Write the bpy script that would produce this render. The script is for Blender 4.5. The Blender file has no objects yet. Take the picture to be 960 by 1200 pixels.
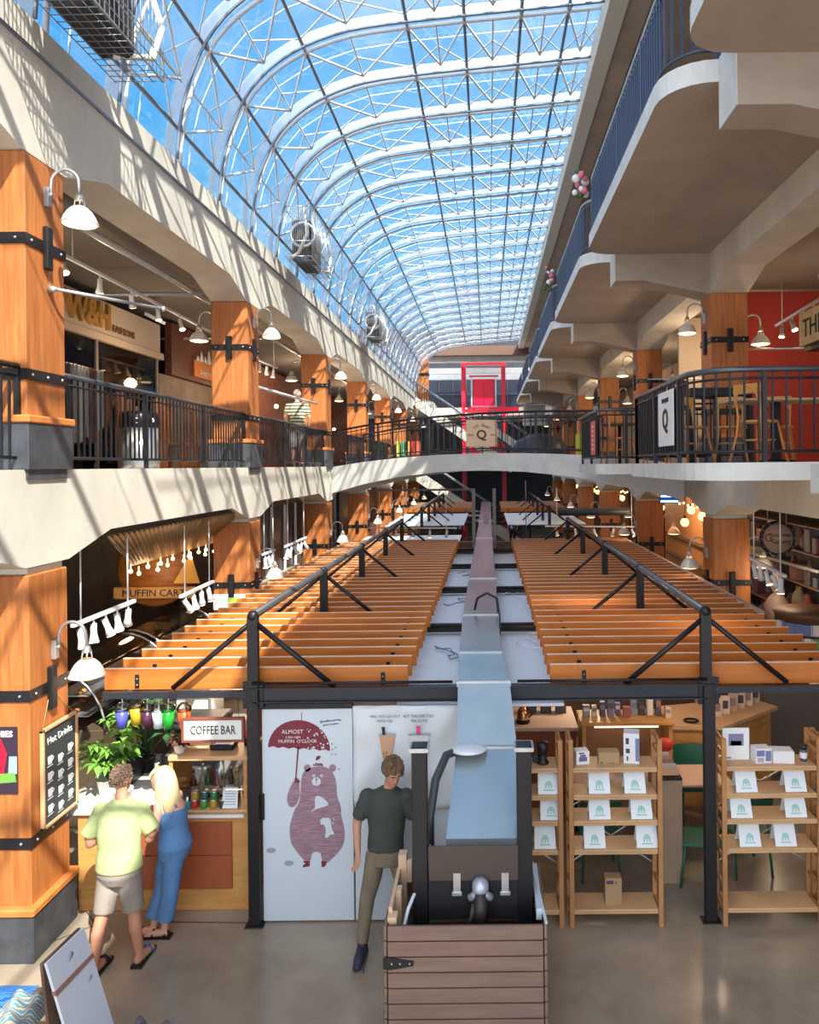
import bpy, math, random
from mathutils import Vector, Matrix
random.seed(7)
S = bpy.context.scene
COL = S.collection
PI = math.pi
E = 4.4                      # height of the upper floor (and of the eye)
# ---------------------------------------------------------------- camera and view
cam = bpy.data.cameras.new('camera'); co = bpy.data.objects.new('camera', cam); COL.objects.link(co)
co.location = (0, 0, E)
co.rotation_euler = (PI/2, 0, 0)
co.rotation_euler = (Matrix.Rotation(0.010, 3, 'Y') @ Matrix.Rotation(PI/2, 3, 'X')).to_euler()
cam.sensor_fit = 'HORIZONTAL'; cam.sensor_width = 36; cam.lens = 33.75
cam.shift_x = -0.0958; cam.shift_y = -0.0573
cam.clip_end = 300
S.camera = co
S.view_settings.view_transform = 'Standard'; S.view_settings.look = 'None'
S.view_settings.gamma = 1; S.view_settings.use_curve_mapping = False
S.view_settings.exposure = 0.95
S.cycles.use_denoising = True
S.cycles.max_bounces = 7; S.cycles.diffuse_bounces = 4; S.cycles.glossy_bounces = 3
S.cycles.transparent_max_bounces = 16; S.cycles.transmission_bounces = 4
S.cycles.sample_clamp_indirect = 6
S.cycles.caustics_reflective = False; S.cycles.caustics_refractive = False

# ---------------------------------------------------------------- materials
MATS = {}
def mat(name, col, rough=.6, metal=0, emit=0, var=0, scale=(1,1,1), nscale=4, bump=0, alpha=1, trans=0, col2=None, detail=4, coat=0):
    if name in MATS: return MATS[name]
    m = bpy.data.materials.new(name); m.use_nodes = True
    nt = m.node_tree; b = nt.nodes['Principled BSDF']
    c = tuple(col) + (1,)
    b.inputs['Base Color'].default_value = c
    b.inputs['Roughness'].default_value = rough; b.inputs['Metallic'].default_value = metal
    if coat: b.inputs['Coat Weight'].default_value = coat; b.inputs['Coat Roughness'].default_value = .12
    if emit:
        b.inputs['Emission Color'].default_value = c; b.inputs['Emission Strength'].default_value = emit
    if alpha < 1: b.inputs['Alpha'].default_value = alpha
    if trans: b.inputs['Transmission Weight'].default_value = trans
    if var or col2:
        tc = nt.nodes.new('ShaderNodeTexCoord'); mp = nt.nodes.new('ShaderNodeMapping')
        mp.inputs['Scale'].default_value = scale
        no = nt.nodes.new('ShaderNodeTexNoise'); no.inputs['Scale'].default_value = nscale; no.inputs['Detail'].default_value = detail
        no.inputs['Roughness'].default_value = .62
        rp = nt.nodes.new('ShaderNodeValToRGB')
        lo = col2 if col2 else tuple(x*(1-var) for x in col); hi = col if col2 else tuple(min(1, x*(1+var)) for x in col)
        rp.color_ramp.elements[0].position = .32; rp.color_ramp.elements[1].position = .68
        rp.color_ramp.elements[0].color = tuple(lo)+(1,); rp.color_ramp.elements[1].color = tuple(hi)+(1,)
        L = nt.links
        L.new(tc.outputs['Object'], mp.inputs['Vector']); L.new(mp.outputs['Vector'], no.inputs['Vector'])
        L.new(no.outputs['Fac'], rp.inputs['Fac']); L.new(rp.outputs['Color'], b.inputs['Base Color'])
        if bump:
            bp = nt.nodes.new('ShaderNodeBump'); bp.inputs['Strength'].default_value = bump; bp.inputs['Distance'].default_value = .01
            L.new(no.outputs['Fac'], bp.inputs['Height']); L.new(bp.outputs['Normal'], b.inputs['Normal'])
    MATS[name] = m
    return m
def glassmat(name, tint, refl=.08, haze=.0):
    m = bpy.data.materials.new(name); m.use_nodes = True; nt = m.node_tree; nt.nodes.clear(); L = nt.links
    o = nt.nodes.new('ShaderNodeOutputMaterial'); t = nt.nodes.new('ShaderNodeBsdfTransparent'); t.inputs['Color'].default_value = tint+(1,)
    g = nt.nodes.new('ShaderNodeBsdfGlossy'); g.inputs['Roughness'].default_value = .05
    fr = nt.nodes.new('ShaderNodeFresnel'); fr.inputs['IOR'].default_value = 1.45
    mx = nt.nodes.new('ShaderNodeMixShader'); L.new(fr.outputs[0], mx.inputs[0]); L.new(t.outputs[0], mx.inputs[1]); L.new(g.outputs[0], mx.inputs[2])
    last = mx
    if haze:
        d = nt.nodes.new('ShaderNodeBsdfTranslucent'); d.inputs['Color'].default_value = (.9,.95,1,1)
        m2 = nt.nodes.new('ShaderNodeMixShader'); m2.inputs[0].default_value = haze
        L.new(mx.outputs[0], m2.inputs[1]); L.new(d.outputs[0], m2.inputs[2]); last = m2
    L.new(last.outputs[0], o.inputs['Surface'])
    MATS[name] = m
    return m
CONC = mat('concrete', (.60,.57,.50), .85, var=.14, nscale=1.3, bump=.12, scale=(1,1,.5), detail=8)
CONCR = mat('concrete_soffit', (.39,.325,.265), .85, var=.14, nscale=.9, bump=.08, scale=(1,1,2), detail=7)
CONCE = mat('concrete_edge', (.62,.64,.63), .8, var=.1, nscale=3, detail=6)
WOOD = mat('fir_post', (.54,.195,.052), .55, nscale=3.2, scale=(7,7,.5), col2=(.33,.10,.025), bump=.15, detail=6)
TRIMW = mat('fir_trim', (.55,.19,.05), .5, var=.15, nscale=6)
BOARD = mat('louvre_board', (.58,.195,.03), .5, nscale=2.5, scale=(.5,6,6), col2=(.45,.13,.018), detail=5)
BLACK = mat('black_steel', (.014,.014,.018), .42, .3)
RAILM = mat('rail_steel', (.012,.013,.018), .4, .2)
RAILB = mat('rail_blue', (.055,.085,.16), .4, .3)
PLINTH = mat('plinth_steel', (.09,.10,.12), .5, .5, var=.25, nscale=5)
GALV = mat('galvanised', (.50,.53,.55), .38, .75, var=.12, nscale=8)
DUCTM = mat('duct_metal', (.36,.44,.47), .27, .6, var=.12, nscale=1.2, detail=7)
TUBE = mat('white_tube', (.74,.78,.82), .45, .1)
TUBED = mat('grey_tube', (.20,.23,.27), .45, .4)
BAND = glassmat('fritted_glass_strip', (.8,.9,1.0), haze=.38)
WHITE = mat('white_paint', (.80,.82,.84), .5)
PANEL = mat('white_panel', (.60,.70,.80), .45)
SHADEM = mat('lamp_shade', (.78,.74,.66), .35, .2)
LENS = mat('lamp_lens', (1,.66,.34), .3, emit=3.0)
BULB = mat('warm_bulb', (1,.50,.20), .3, emit=5)
BULBW = mat('spot_bulb', (1,.80,.50), .3, emit=6)
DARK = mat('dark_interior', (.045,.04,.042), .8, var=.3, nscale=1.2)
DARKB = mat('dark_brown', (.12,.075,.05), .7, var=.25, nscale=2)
REDW = mat('red_wall', (.34,.030,.016), .7, var=.1, nscale=1)
REDM = mat('red_steel', (.70,.012,.045), .35)
PINE = mat('pine', (.50,.25,.10), .5, nscale=3, scale=(2,2,2), col2=(.40,.19,.07), detail=5)
PINEL = mat('light_pine', (.60,.38,.20), .5, var=.08, nscale=3)
OAK = mat('oak_counter', (.60,.32,.10), .45, nscale=4, scale=(1,1,4), col2=(.47,.22,.06))
CHERRY = mat('cherry_panel', (.33,.085,.032), .45, var=.12, nscale=3, scale=(4,4,.6))
CEDAR = mat('grey_cedar', (.21,.14,.11), .65, var=.15, nscale=3, scale=(.6,4,6))
GLASS = glassmat('vault_glass', (.93,.97,1.0), haze=.05)
CLEAR = glassmat('clear_glass', (.92,.95,.95))
def flat(name, c, r=.6, e=0, **k): return mat('c_'+name, c, r, emit=e, **k)

# ---------------------------------------------------------------- mesh builder
class MB:
    def __init__(s): s.v=[]; s.f=[]; s.m=[]; s.sm=[]; s.cm=0; s.T=None
    def mi(s, k): s.cm = k; return s
    def add(s, vs, fs, smooth=False):
        n=len(s.v)
        s.v += [tuple(s.T @ Vector(p)) for p in vs] if s.T else [tuple(p) for p in vs]
        for f in fs: s.f.append(tuple(i+n for i in f)); s.m.append(s.cm); s.sm.append(smooth)
        return s
    def box(s, x0,x1,y0,y1,z0,z1):
        v=[(x,y,z) for x in (x0,x1) for y in (y0,y1) for z in (z0,z1)]
        return s.add(v, [(0,1,3,2),(4,6,7,5),(0,4,5,1),(2,3,7,6),(0,2,6,4),(1,5,7,3)])
    def cbox(s, c, d, r=None):
        R = Matrix.Rotation(r[1],3,r[0]) if r else Matrix.Identity(3)
        v=[Vector(c)+R@Vector((a*d[0]/2,b*d[1]/2,e*d[2]/2)) for a in (-1,1) for b in (-1,1) for e in (-1,1)]
        return s.add(v, [(0,1,3,2),(4,6,7,5),(0,4,5,1),(2,3,7,6),(0,2,6,4),(1,5,7,3)])
    def bbox(s, x0,x1,y0,y1,z0,z1,b=.005):
        """box with chamfered edges"""
        X=(x0,x1);Y=(y0,y1);Z=(z0,z1); v=[]; idx={}
        for i in (0,1):
            for j in (0,1):
                for k in (0,1):
                    sx=b if i==0 else -b; sy=b if j==0 else -b; sz=b if k==0 else -b
                    for a in range(3):
                        p=[X[i]+sx,Y[j]+sy,Z[k]+sz]; p[a]=(X[i],Y[j],Z[k])[a]
                        idx[(i,j,k,a)]=len(v); v.append(p)
        f=[]
        for a in range(3):
            o=[q for q in range(3) if q!=a]
            for e in (0,1):
                q=[]
                for (m,n) in ((0,0),(1,0),(1,1),(0,1)):
                    t=[0,0,0]; t[a]=e; t[o[0]]=m; t[o[1]]=n; q.append(idx[(t[0],t[1],t[2],a)])
                f.append(tuple(q))
            for m in (0,1):
                for n in (0,1):
                    t0=[0,0,0]; t1=[0,0,0]; t0[a]=0; t1[a]=1
                    t0[o[0]]=t1[o[0]]=m; t0[o[1]]=t1[o[1]]=n
                    f.append((idx[(*t0,o[0])],idx[(*t1,o[0])],idx[(*t1,o[1])],idx[(*t0,o[1])]))
        for i in (0,1):
            for j in (0,1):
                for k in (0,1): f.append((idx[(i,j,k,0)],idx[(i,j,k,1)],idx[(i,j,k,2)]))
        return s.add(v,f)
    def prism(s, poly, axis, a, b):
        """poly: 2D points; axis 'X': (y,z), 'Y': (x,z), 'Z': (x,y)"""
        n=len(poly)
        def P(p,t): return (t,p[0],p[1]) if axis=='X' else (p[0],t,p[1]) if axis=='Y' else (p[0],p[1],t)
        v=[P(p,a) for p in poly]+[P(p,b) for p in poly]
        f=[tuple(range(n-1,-1,-1)), tuple(range(n,2*n))]+[(i,(i+1)%n,n+(i+1)%n,n+i) for i in range(n)]
        return s.add(v,f)
    def tube(s, pts, r, n=8, caps=True, smooth=True, sq=False):
        pts=[Vector(p) for p in pts]; k=len(pts)
        rs = r if isinstance(r,(list,tuple)) else [r]*k
        v=[]; f=[]; up=None
        for i,p in enumerate(pts):
            d=(pts[min(i+1,k-1)]-pts[max(i-1,0)]).normalized()
            if up is None:
                up = Vector((0,0,1)) if abs(d.z)<.9 else Vector((0,1,0))
            a=d.cross(up); a.normalize(); b=d.cross(a).normalized(); up=-b if False else (a.cross(d)).normalized()
            for j in range(n):
                t=2*PI*(j+.5)/n; v.append(p+(a*math.cos(t)+b*math.sin(t))*rs[i])
        for i in range(k-1):
            for j in range(n):
                f.append((i*n+j,i*n+(j+1)%n,(i+1)*n+(j+1)%n,(i+1)*n+j))
        if caps: f.append(tuple(range(n-1,-1,-1))); f.append(tuple(range((k-1)*n,k*n)))
        return s.add(v,f,smooth)
    def bar(s, p, q, w, h=None):
        """rectangular bar from p to q (w horizontal, h vertical size)"""
        h=h or w; p=Vector(p); q=Vector(q); d=(q-p).normalized()
        up=Vector((0,0,1)) if abs(d.z)<.95 else Vector((0,1,0))
        a=d.cross(up).normalized()*w/2; b=a.cross(d).normalized()*h/2
        v=[p-a-b,p+a-b,p+a+b,p-a+b,q-a-b,q+a-b,q+a+b,q-a+b]
        return s.add(v,[(3,2,1,0),(4,5,6,7),(0,1,5,4),(1,2,6,5),(2,3,7,6),(3,0,4,7)])
    def lathe(s, prof, c=(0,0,0), n=20, caps=True, smooth=True, axis='Z'):
        v=[]; f=[]
        for (r,z) in prof:
            for j in range(n):
                t=2*PI*j/n; x,y=r*math.cos(t),r*math.sin(t)
                p=(x,y,z) if axis=='Z' else (z,x,y) if axis=='X' else (x,z,y)
                v.append((c[0]+p[0],c[1]+p[1],c[2]+p[2]))
        k=len(prof)
        for i in range(k-1):
            for j in range(n): f.append((i*n+j,i*n+(j+1)%n,(i+1)*n+(j+1)%n,(i+1)*n+j))
        if caps: f.append(tuple(range(n-1,-1,-1))); f.append(tuple(range((k-1)*n,k*n)))
        return s.add(v,f,smooth)
    def sph(s, c, r, n=10, m=6):
        rr = r if isinstance(r,(list,tuple)) else (r,r,r)
        v=[(c[0],c[1],c[2]-rr[2])]; f=[]
        for i in range(1,m):
            ph=-PI/2+PI*i/m
            for j in range(n):
                t=2*PI*j/n; v.append((c[0]+rr[0]*math.cos(ph)*math.cos(t),c[1]+rr[1]*math.cos(ph)*math.sin(t),c[2]+rr[2]*math.sin(ph)))
        v.append((c[0],c[1],c[2]+rr[2])); N=len(v)-1
        for j in range(n):
            f.append((0,1+(j+1)%n,1+j)); f.append((N,N-n+j,N-n+(j+1)%n))
        for i in range(m-2):
            for j in range(n): f.append((1+i*n+j,1+i*n+(j+1)%n,1+(i+1)*n+(j+1)%n,1+(i+1)*n+j))
        return s.add(v,f,True)
    def quad(s,*p): return s.add(p,[tuple(range(len(p)))])
    def build(s, name, mats, parent=None, label=None, kind=None):
        me=bpy.data.meshes.new(name)
        me.from_pydata(s.v,[],s.f)
        for m in (mats if isinstance(mats,(list,tuple)) else [mats]): me.materials.append(m)
        me.polygons.foreach_set('material_index', s.m); me.polygons.foreach_set('use_smooth', s.sm)
        me.update()
        o=bpy.data.objects.new(name, me); COL.objects.link(o)
        if parent: adopt(o,parent)
        if label: o['label']=label
        if kind: o['kind']=kind
        return o
def adopt(o,parent):
    o.parent=parent
    W=parent_world(parent)
    o.matrix_parent_inverse=W.inverted()
def parent_world(p):
    M=Matrix.Translation(p.location) @ p.rotation_euler.to_matrix().to_4x4() if p.type=='EMPTY' else Matrix.Identity(4)
    return M
def tag(o,label,cat,group=None,kind=None):
    if label: o['label']=label
    if cat: o['category']=cat
    if group: o['group']=group
    if kind: o['kind']=kind
    return o
def thing(name,label,cat,loc=(0,0,0),group=None):
    o=bpy.data.objects.new(name,None); COL.objects.link(o); o.location=loc; o.empty_display_size=.1
    return tag(o,label,cat,group)
def struct(mb,name,m,label,cat='building'):
    o=mb.build(name,m); return tag(o,label,cat,None,'structure')
def kids(o): return [c for c in bpy.data.objects if c.parent==o]
_tree={}
def tree(o):
    if o.name not in _tree: _tree[o.name]=[(c,tree(c)) for c in kids(o)]
    return _tree[o.name]
def dup(o,loc,rz=None,label=None,group=None):
    t=tree(o)
    c=o.copy(); COL.objects.link(c); c.location=loc
    if rz is not None: c.rotation_euler=(0,0,rz)
    if label: c['label']=label
    if group: c['group']=group
    def rec(lst,par):
        for k,sub in lst:
            q=k.copy(); COL.objects.link(q); q.parent=par
            rec(sub,q)
    rec(t,c)
    return c
def P(px,py,Y):
    """world point seen at a pixel of the photo at depth Y"""
    u0,v0=px-572,py-545
    u=u0-.01*v0; v=v0+.01*u0
    return Vector((u*Y/900, Y, E-v*Y/900))
def text(name, s, size, loc, rot, m, parent=None, ext=.004, ax='CENTER', sx=1, bold=0):
    cu=bpy.data.curves.new('t','FONT'); cu.body=s; cu.size=size; cu.extrude=ext; cu.align_x=ax; cu.align_y='CENTER'; cu.offset=bold
    cu.resolution_u=2
    o=bpy.data.objects.new('t',cu); COL.objects.link(o)
    dg=bpy.context.evaluated_depsgraph_get()
    me=bpy.data.meshes.new_from_object(o.evaluated_get(dg)); bpy.data.objects.remove(o)
    R=Matrix.Rotation(rot[2],4,'Z')@Matrix.Rotation(rot[1],4,'Y')@Matrix.Rotation(rot[0],4,'X')
    me.transform(Matrix.Translation(loc)@R@Matrix.Diagonal((sx,1,1,1)))
    me.materials.clear(); me.materials.append(m); me.name=name
    q=bpy.data.objects.new(name,me); COL.objects.link(q)
    if parent: adopt(q,parent)
    return q
FR=(PI/2,0,0)            # faces the camera (-Y)
FX=(PI/2,0,PI/2)         # faces +X
FXN=(PI/2,0,-PI/2)       # faces -X
# ================================================================ light
sun = bpy.data.lights.new('sun','SUN'); so=bpy.data.objects.new('sun',sun); COL.objects.link(so)
sun.energy=6.2; sun.angle=.009; sun.color=(1,.93,.80)
so.rotation_euler = Vector((-.47,.75,-1)).to_track_quat('-Z','Y').to_euler()
w=bpy.data.worlds.new('sky'); S.world=w; w.use_nodes=True; nt=w.node_tree; L=nt.links
bg=nt.nodes['Background']; bg.inputs['Strength'].default_value=1.0
tc=nt.nodes.new('ShaderNodeTexCoord'); sp=nt.nodes.new('ShaderNodeSeparateXYZ'); L.new(tc.outputs['Generated'],sp.inputs[0])
rp=nt.nodes.new('ShaderNodeValToRGB'); el=rp.color_ramp.elements
el[0].position=0; el[0].color=(.30,.55,.75,1); el[1].position=.75; el[1].color=(.008,.15,.42,1)
e=el.new(.22); e.color=(.04,.29,.56,1)
L.new(sp.outputs['Z'],rp.inputs['Fac'])
# added frontal fill: unseen sky behind the camera brightened to light the hall
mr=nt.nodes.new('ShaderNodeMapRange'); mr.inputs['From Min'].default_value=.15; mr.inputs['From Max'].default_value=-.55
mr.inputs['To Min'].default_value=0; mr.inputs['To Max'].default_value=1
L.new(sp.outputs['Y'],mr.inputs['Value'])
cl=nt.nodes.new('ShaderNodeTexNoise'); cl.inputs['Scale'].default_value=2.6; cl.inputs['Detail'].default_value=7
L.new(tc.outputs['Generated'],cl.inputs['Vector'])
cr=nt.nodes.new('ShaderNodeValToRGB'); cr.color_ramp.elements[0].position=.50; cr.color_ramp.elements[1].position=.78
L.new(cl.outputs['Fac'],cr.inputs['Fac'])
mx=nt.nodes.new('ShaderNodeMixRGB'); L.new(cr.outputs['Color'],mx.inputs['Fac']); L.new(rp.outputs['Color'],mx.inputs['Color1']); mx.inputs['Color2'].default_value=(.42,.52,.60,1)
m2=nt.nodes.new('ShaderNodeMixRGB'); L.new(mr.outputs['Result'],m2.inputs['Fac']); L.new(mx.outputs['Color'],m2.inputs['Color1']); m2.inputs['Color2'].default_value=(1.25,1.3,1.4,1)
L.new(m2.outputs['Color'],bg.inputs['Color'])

def glow(x,y,z,w,c=(1,.72,.45),r=.12):  # bare warm points added to brighten shops, stalls and far end
    l=bpy.data.lights.new('interior_fill_light','POINT'); l.energy=w; l.color=c; l.shadow_soft_size=r
    o=bpy.data.objects.new('interior_fill_light',l); COL.objects.link(o); o.location=(x,y,z)
for a in ((6.2,12.6,E+2.2,16),(6.4,9.4,E+2.2,22),(4.9,13.9,E+2.0,16),(5.0,16.6,E+2.3,45),(4.9,22.5,E+2.3,55),(4.9,29,E+2.3,55),
          (-5.9,10.5,E+1.9,16),(-5.9,14.2,E+1.9,20),(-5.6,18,E+2.0,20),(-5.6,24,E+2.3,45),(-5.6,31,E+2.3,45),
          (-5.6,10.2,E-1.6,9),(-5.6,12.4,E-1.9,7),(-5.9,17,E-1.2,25),(4.7,12.6,E-1.9,9),(4.7,14.8,E-1.5,9),(4.9,20.0,E-1.3,36),(4.9,21.8,E-1.3,40),(4.9,28,E-1.3,40),
          (1.4,10.6,E-2.5,22),(2.6,9.0,E-2.5,14),(-3.2,9.6,E-2.45,20),(-2.0,46,E+2.5,60),(1.8,46,E+2.3,50)): glow(*a)

# ================================================================ shell
BAY=6.38; Y0=-4.0; Y1=45.5
LC=[7.2+BAY*k for k in range(-1,7)]      # left columns
RC=[6.92+BAY*k for k in range(-1,7)]     # right columns
LX=-4.13; RX=3.8
struct(MB().box(-12,12,-6,60,-.2,0),'floor',mat('polished_floor',(.42,.35,.27),.20,col2=(.22,.18,.14),nscale=.8,detail=9,bump=.02),'polished grey-brown concrete floor of the market hall','floor')
JO=flat('joint',(.06,.05,.045),.8)
mb=MB()
for a,b in ((P(-60,1140,6.6),P(110,1085,7.4)),(P(85,1048,8),P(118,1093,7.3)),(P(190,1082,7.45),P(289,1084,7.42)),(P(560,1010,9),P(960,1000,9))):
    a.z=b.z=.001; mb.bar(a,b,.012,.003)
struct(mb,'trim_floor_joint',JO,'thin dark control joint cut in the concrete floor','floor joint')
def beam_poly(cols, ztop, zc, zm, fl=1.2, hw=.35):
    lo=[(Y0,ztop),]
    pts=[(Y0,zm)]
    for c in cols:
        for y,z in ((c-fl,zm),(c-hw,zc),(c+hw,zc),(c+fl,zm)):
            if Y0<y<Y1: pts.append((y,z))
    pts.append((Y1,zm))
    return pts+[(Y1,ztop),(Y0,ztop)]
def beam(cols,x0,x1,ztop,zc,zm,name,label,m=CONC,fl=1.2):
    """edge beam built bay by bay (convex quads) in one mesh"""
    mb=MB(); bp=beam_poly(cols,ztop,zc,zm,fl)[:-2]
    n=len(bp)
    v=[]
    for y,z in bp: v+=[(x0,y,z),(x1,y,z),(x1,y,ztop),(x0,y,ztop)]
    f=[]
    for i in range(n-1):
        a=4*i;b=a+4
        f+=[(a,a+1,b+1,b),(a+1,a+2,b+2,b+1),(a+2,a+3,b+3,b+2),(a+3,a,b,b+3)]
    f+=[(0,3,2,1),(4*n-4,4*n-3,4*n-2,4*n-1)]
    mb.add(v,f)
    return struct(mb,name,m,label,'concrete beam')
beam(LC,LX,-4.75,E,E-.88,E-.655,'edge_beam','pale concrete edge beam under the upper walkway along the shop side with the W&H sign')
beam(LC,LX,-4.75,E+3.82,E+2.87,E+3.12,'parapet_beam','pale concrete beam below the foot of the glass vault')
struct(MB().box(LX+.02,-4.7,Y0,Y1,E+3.82,E+3.85),'trim_gutter',TUBED,'dark metal gutter line along the top concrete beam','gutter')
struct(MB().box(LX-.01,-4.75,Y0,Y1,E+3.85,E+4.14),'trim_parapet',CONC,'concrete curb carrying the foot of the glass vault','curb')
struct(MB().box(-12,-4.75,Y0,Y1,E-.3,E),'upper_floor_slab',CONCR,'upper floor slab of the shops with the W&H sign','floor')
struct(MB().box(-12,-4.75,Y0,Y1,E+3.3,E+3.6),'ceiling',mat('dark_ceiling',(.20,.18,.16),.8,var=.15,nscale=1),'dark ceiling over the upper shops with the W&H sign','ceiling')
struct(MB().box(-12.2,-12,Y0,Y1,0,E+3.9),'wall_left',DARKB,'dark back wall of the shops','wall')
beam(RC,RX,4.42,E,E-.88,E-.655,'edge_beam','warm grey concrete edge beam under the cafe balconies')
beam(RC,RX,4.42,E+3.56,E+2.87,E+3.12,'edge_beam','tan concrete edge beam under the top balconies')
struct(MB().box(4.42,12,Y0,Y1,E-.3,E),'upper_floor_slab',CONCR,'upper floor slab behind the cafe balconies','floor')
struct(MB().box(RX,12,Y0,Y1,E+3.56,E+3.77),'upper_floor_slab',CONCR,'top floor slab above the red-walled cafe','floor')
struct(MB().box(4.42,12,Y0,Y1,E+3.45,E+3.56),'ceiling',mat('dark_ceiling',(.2,.18,.16)),'dark ceiling above the red-walled cafe','ceiling')
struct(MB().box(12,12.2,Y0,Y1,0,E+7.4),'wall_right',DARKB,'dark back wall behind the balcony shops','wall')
struct(MB().box(5.6,5.8,Y0,Y1,E+3.77,E+7.2),'wall_top_floor',mat('plaster',(.42,.33,.26),.8),'plain wall of the top gallery','wall')
# roof over the top gallery, with stepped edge beam
mb=MB().box(2.02,2.5,Y0,Y1,E+6.85,E+7.45); mb.box(2.5,12,Y0,Y1,E+7.2,E+7.45)
struct(mb,'roof',CONCR,'flat roof and edge beam of the top gallery beside the vault','roof')
struct(MB().box(1.86,2.14,Y0,Y1,E+6.80,E+7.20),'trim_roof_edge',mat('pale_flashing',(.62,.61,.56),.7),'pale metal flashing along the roof edge beam','trim')

def arc(c,r,a0,a1,n=6): return [(c[0]+r*math.cos(a0+(a1-a0)*i/n),c[1]+r*math.sin(a0+(a1-a0)*i/n)) for i in range(n+1)]
def balcony_outline(ya,yb,xe=1.7,xb=RX,rn=.5,rf=.4,xn=2.2):
    """counter-clockwise plan outline, rounded on the open side, notched round the cantilever beams"""
    p=[(xb,ya),(xb,yb)]
    p+=arc((xe+rf,yb-rf),rf,PI/2,PI,6)
    p+=arc((xe+rn,ya+rn),rn,PI,1.5*PI,6)
    return p
def rail(name,label,path,z0,h=.93,sp=.115,post=1.6,m=RAILM,r=.009,tr=.028,group=None,zf=None,cat='railing',toprail=None):
    """path: plan points; balusters every sp, posts every post"""
    zf = zf or (lambda x,y: z0)
    t=thing(name,label,cat,(path[0][0],path[0][1],zf(*path[0])),group)
    P3=lambda p,dz: (p[0],p[1],zf(*p)+dz)
    seg=[]; tot=0
    for a,b in zip(path,path[1:]):
        l=math.dist(a,b); seg.append((a,b,tot,l)); tot+=l
    def at(d):
        for a,b,s0,l in seg:
            if d<=s0+l+1e-6:
                k=(d-s0)/l; return (a[0]+(b[0]-a[0])*k,a[1]+(b[1]-a[1])*k)
        return path[-1]
    dense=[at(tot*i/max(2,len(path)*2)) for i in range(max(2,len(path)*2)+1)] if len(path)>2 else path
    pts=list(path)
    mb=MB().tube([P3(p,h) for p in pts],tr,8); mb.build('top_rail',toprail or m,t)
    MB().tube([P3(p,.11) for p in pts],.016,6).tube([P3(p,h-.09) for p in pts],.013,6).build('bottom_rail',m,t)
    n=max(2,round(tot/sp)); mb=MB()
    np_=max(1,round(tot/post))
    for i in range(n+1):
        p=at(tot*i/n); mb.box(p[0]-r,p[0]+r,p[1]-r,p[1]+r,zf(*p)+.11,zf(*p)+h-.02)
    mb.build('baluster_panel',m,t)
    for i in range(np_+1):
        p=at(tot*i/np_); z=zf(*p)
        MB().box(p[0]-.022,p[0]+.022,p[1]-.022,p[1]+.022,z,z+h-.01).build('post',m,t)
    return t
ORD=['first','second','third','fourth','fifth','sixth','seventh','eighth']
# cantilever beams, top balconies and their railings
for i,c in enumerate(RC[:-1]):
    mb=MB(); prof=[(2.2,E+3.56),(2.2,E+3.11),(2.68,E+3.11),(RX,E+2.87),(RX,E+3.56)]
    # split into two convex pieces sharing the soffit kink
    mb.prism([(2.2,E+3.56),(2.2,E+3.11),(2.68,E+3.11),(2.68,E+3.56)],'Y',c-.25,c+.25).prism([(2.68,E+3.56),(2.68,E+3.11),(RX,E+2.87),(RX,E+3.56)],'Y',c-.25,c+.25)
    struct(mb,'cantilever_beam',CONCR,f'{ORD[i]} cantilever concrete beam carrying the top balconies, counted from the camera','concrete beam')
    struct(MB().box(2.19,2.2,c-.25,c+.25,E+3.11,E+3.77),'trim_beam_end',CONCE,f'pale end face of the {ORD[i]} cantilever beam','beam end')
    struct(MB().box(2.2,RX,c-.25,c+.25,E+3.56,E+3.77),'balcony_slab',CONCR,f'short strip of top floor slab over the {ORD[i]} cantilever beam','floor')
    ya,yb=c+.25,c+BAY-.25
    pl=balcony_outline(ya,yb)
    s=MB().mi(0).prism(pl,'Z',E+3.56,E+3.77)
    s.m[1]=0
    for q in range(4,len(pl)+2): s.m[q]=1
    struct(s,'balcony_slab',[CONCR,CONCE],f'{ORD[i]} rounded concrete slab of the top balcony, counted from the camera','balcony')
    path=[(2.2,yb-.06)]+[(x+.06 if x<2 else x,y-.0) for x,y in pl[2:]][1:-1]+[(2.2,ya+.06)]
    path=[(x,min(max(y,ya+.06),yb-.06)) for x,y in path]
    rail('balcony_railing',f'{ORD[i]} blue-grey vertical bar railing on the top balcony, counted from the camera',path,E+3.77,m=RAILB,toprail=mat('rail_pale',(.35,.40,.46),.4,.4),post=1.5,r=.011,tr=.024)

# ================================================================ glass vault
prof=[(-4.17,4.10),(-4.12,4.6),(-3.99,5.15),(-3.75,5.7),(-3.35,6.17),(-2.8,6.52),(-2.1,6.76),(-1.2,6.89),(-.3,6.98),(.6,7.06),(1.35,7.13),(2.0,7.19)]
PN=[1,3,5,7,8,9,10,11]    # profile nodes carrying purlins
def off(i,d):
    a=Vector(prof[max(i-1,0)]); b=Vector(prof[min(i+1,len(prof)-1)]); t=(b-a).normalized(); n=Vector((-t.y,t.x))
    return Vector(prof[i])+n*d
def fineprof(d):
    n=len(prof); P_=[Vector(p) for p in prof]; out=[]
    for i in range(n-1):
        p0=P_[max(i-1,0)];p1=P_[i];p2=P_[i+1];p3=P_[min(i+2,n-1)]
        for k in range(3 if i<7 else 1):
            t=k/(3 if i<7 else 1)
            out.append(.5*((2*p1)+(p2-p0)*t+(2*p0-5*p1+4*p2-p3)*t*t+(3*p1-p0-3*p2+p3)*t**3))
    out.append(P_[-1]); res=[]
    for i,p in enumerate(out):
        a=out[max(i-1,0)]; b=out[min(i+1,len(out)-1)]; t=(b-a).normalized(); res.append(p+Vector((-t.y,t.x))*d)
    return res
vault=thing('glass_vault','long barrel-shaped glass vault on white and dark steel tubes over the hall','skylight',(-4.13,Y0,E+4.06))
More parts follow.
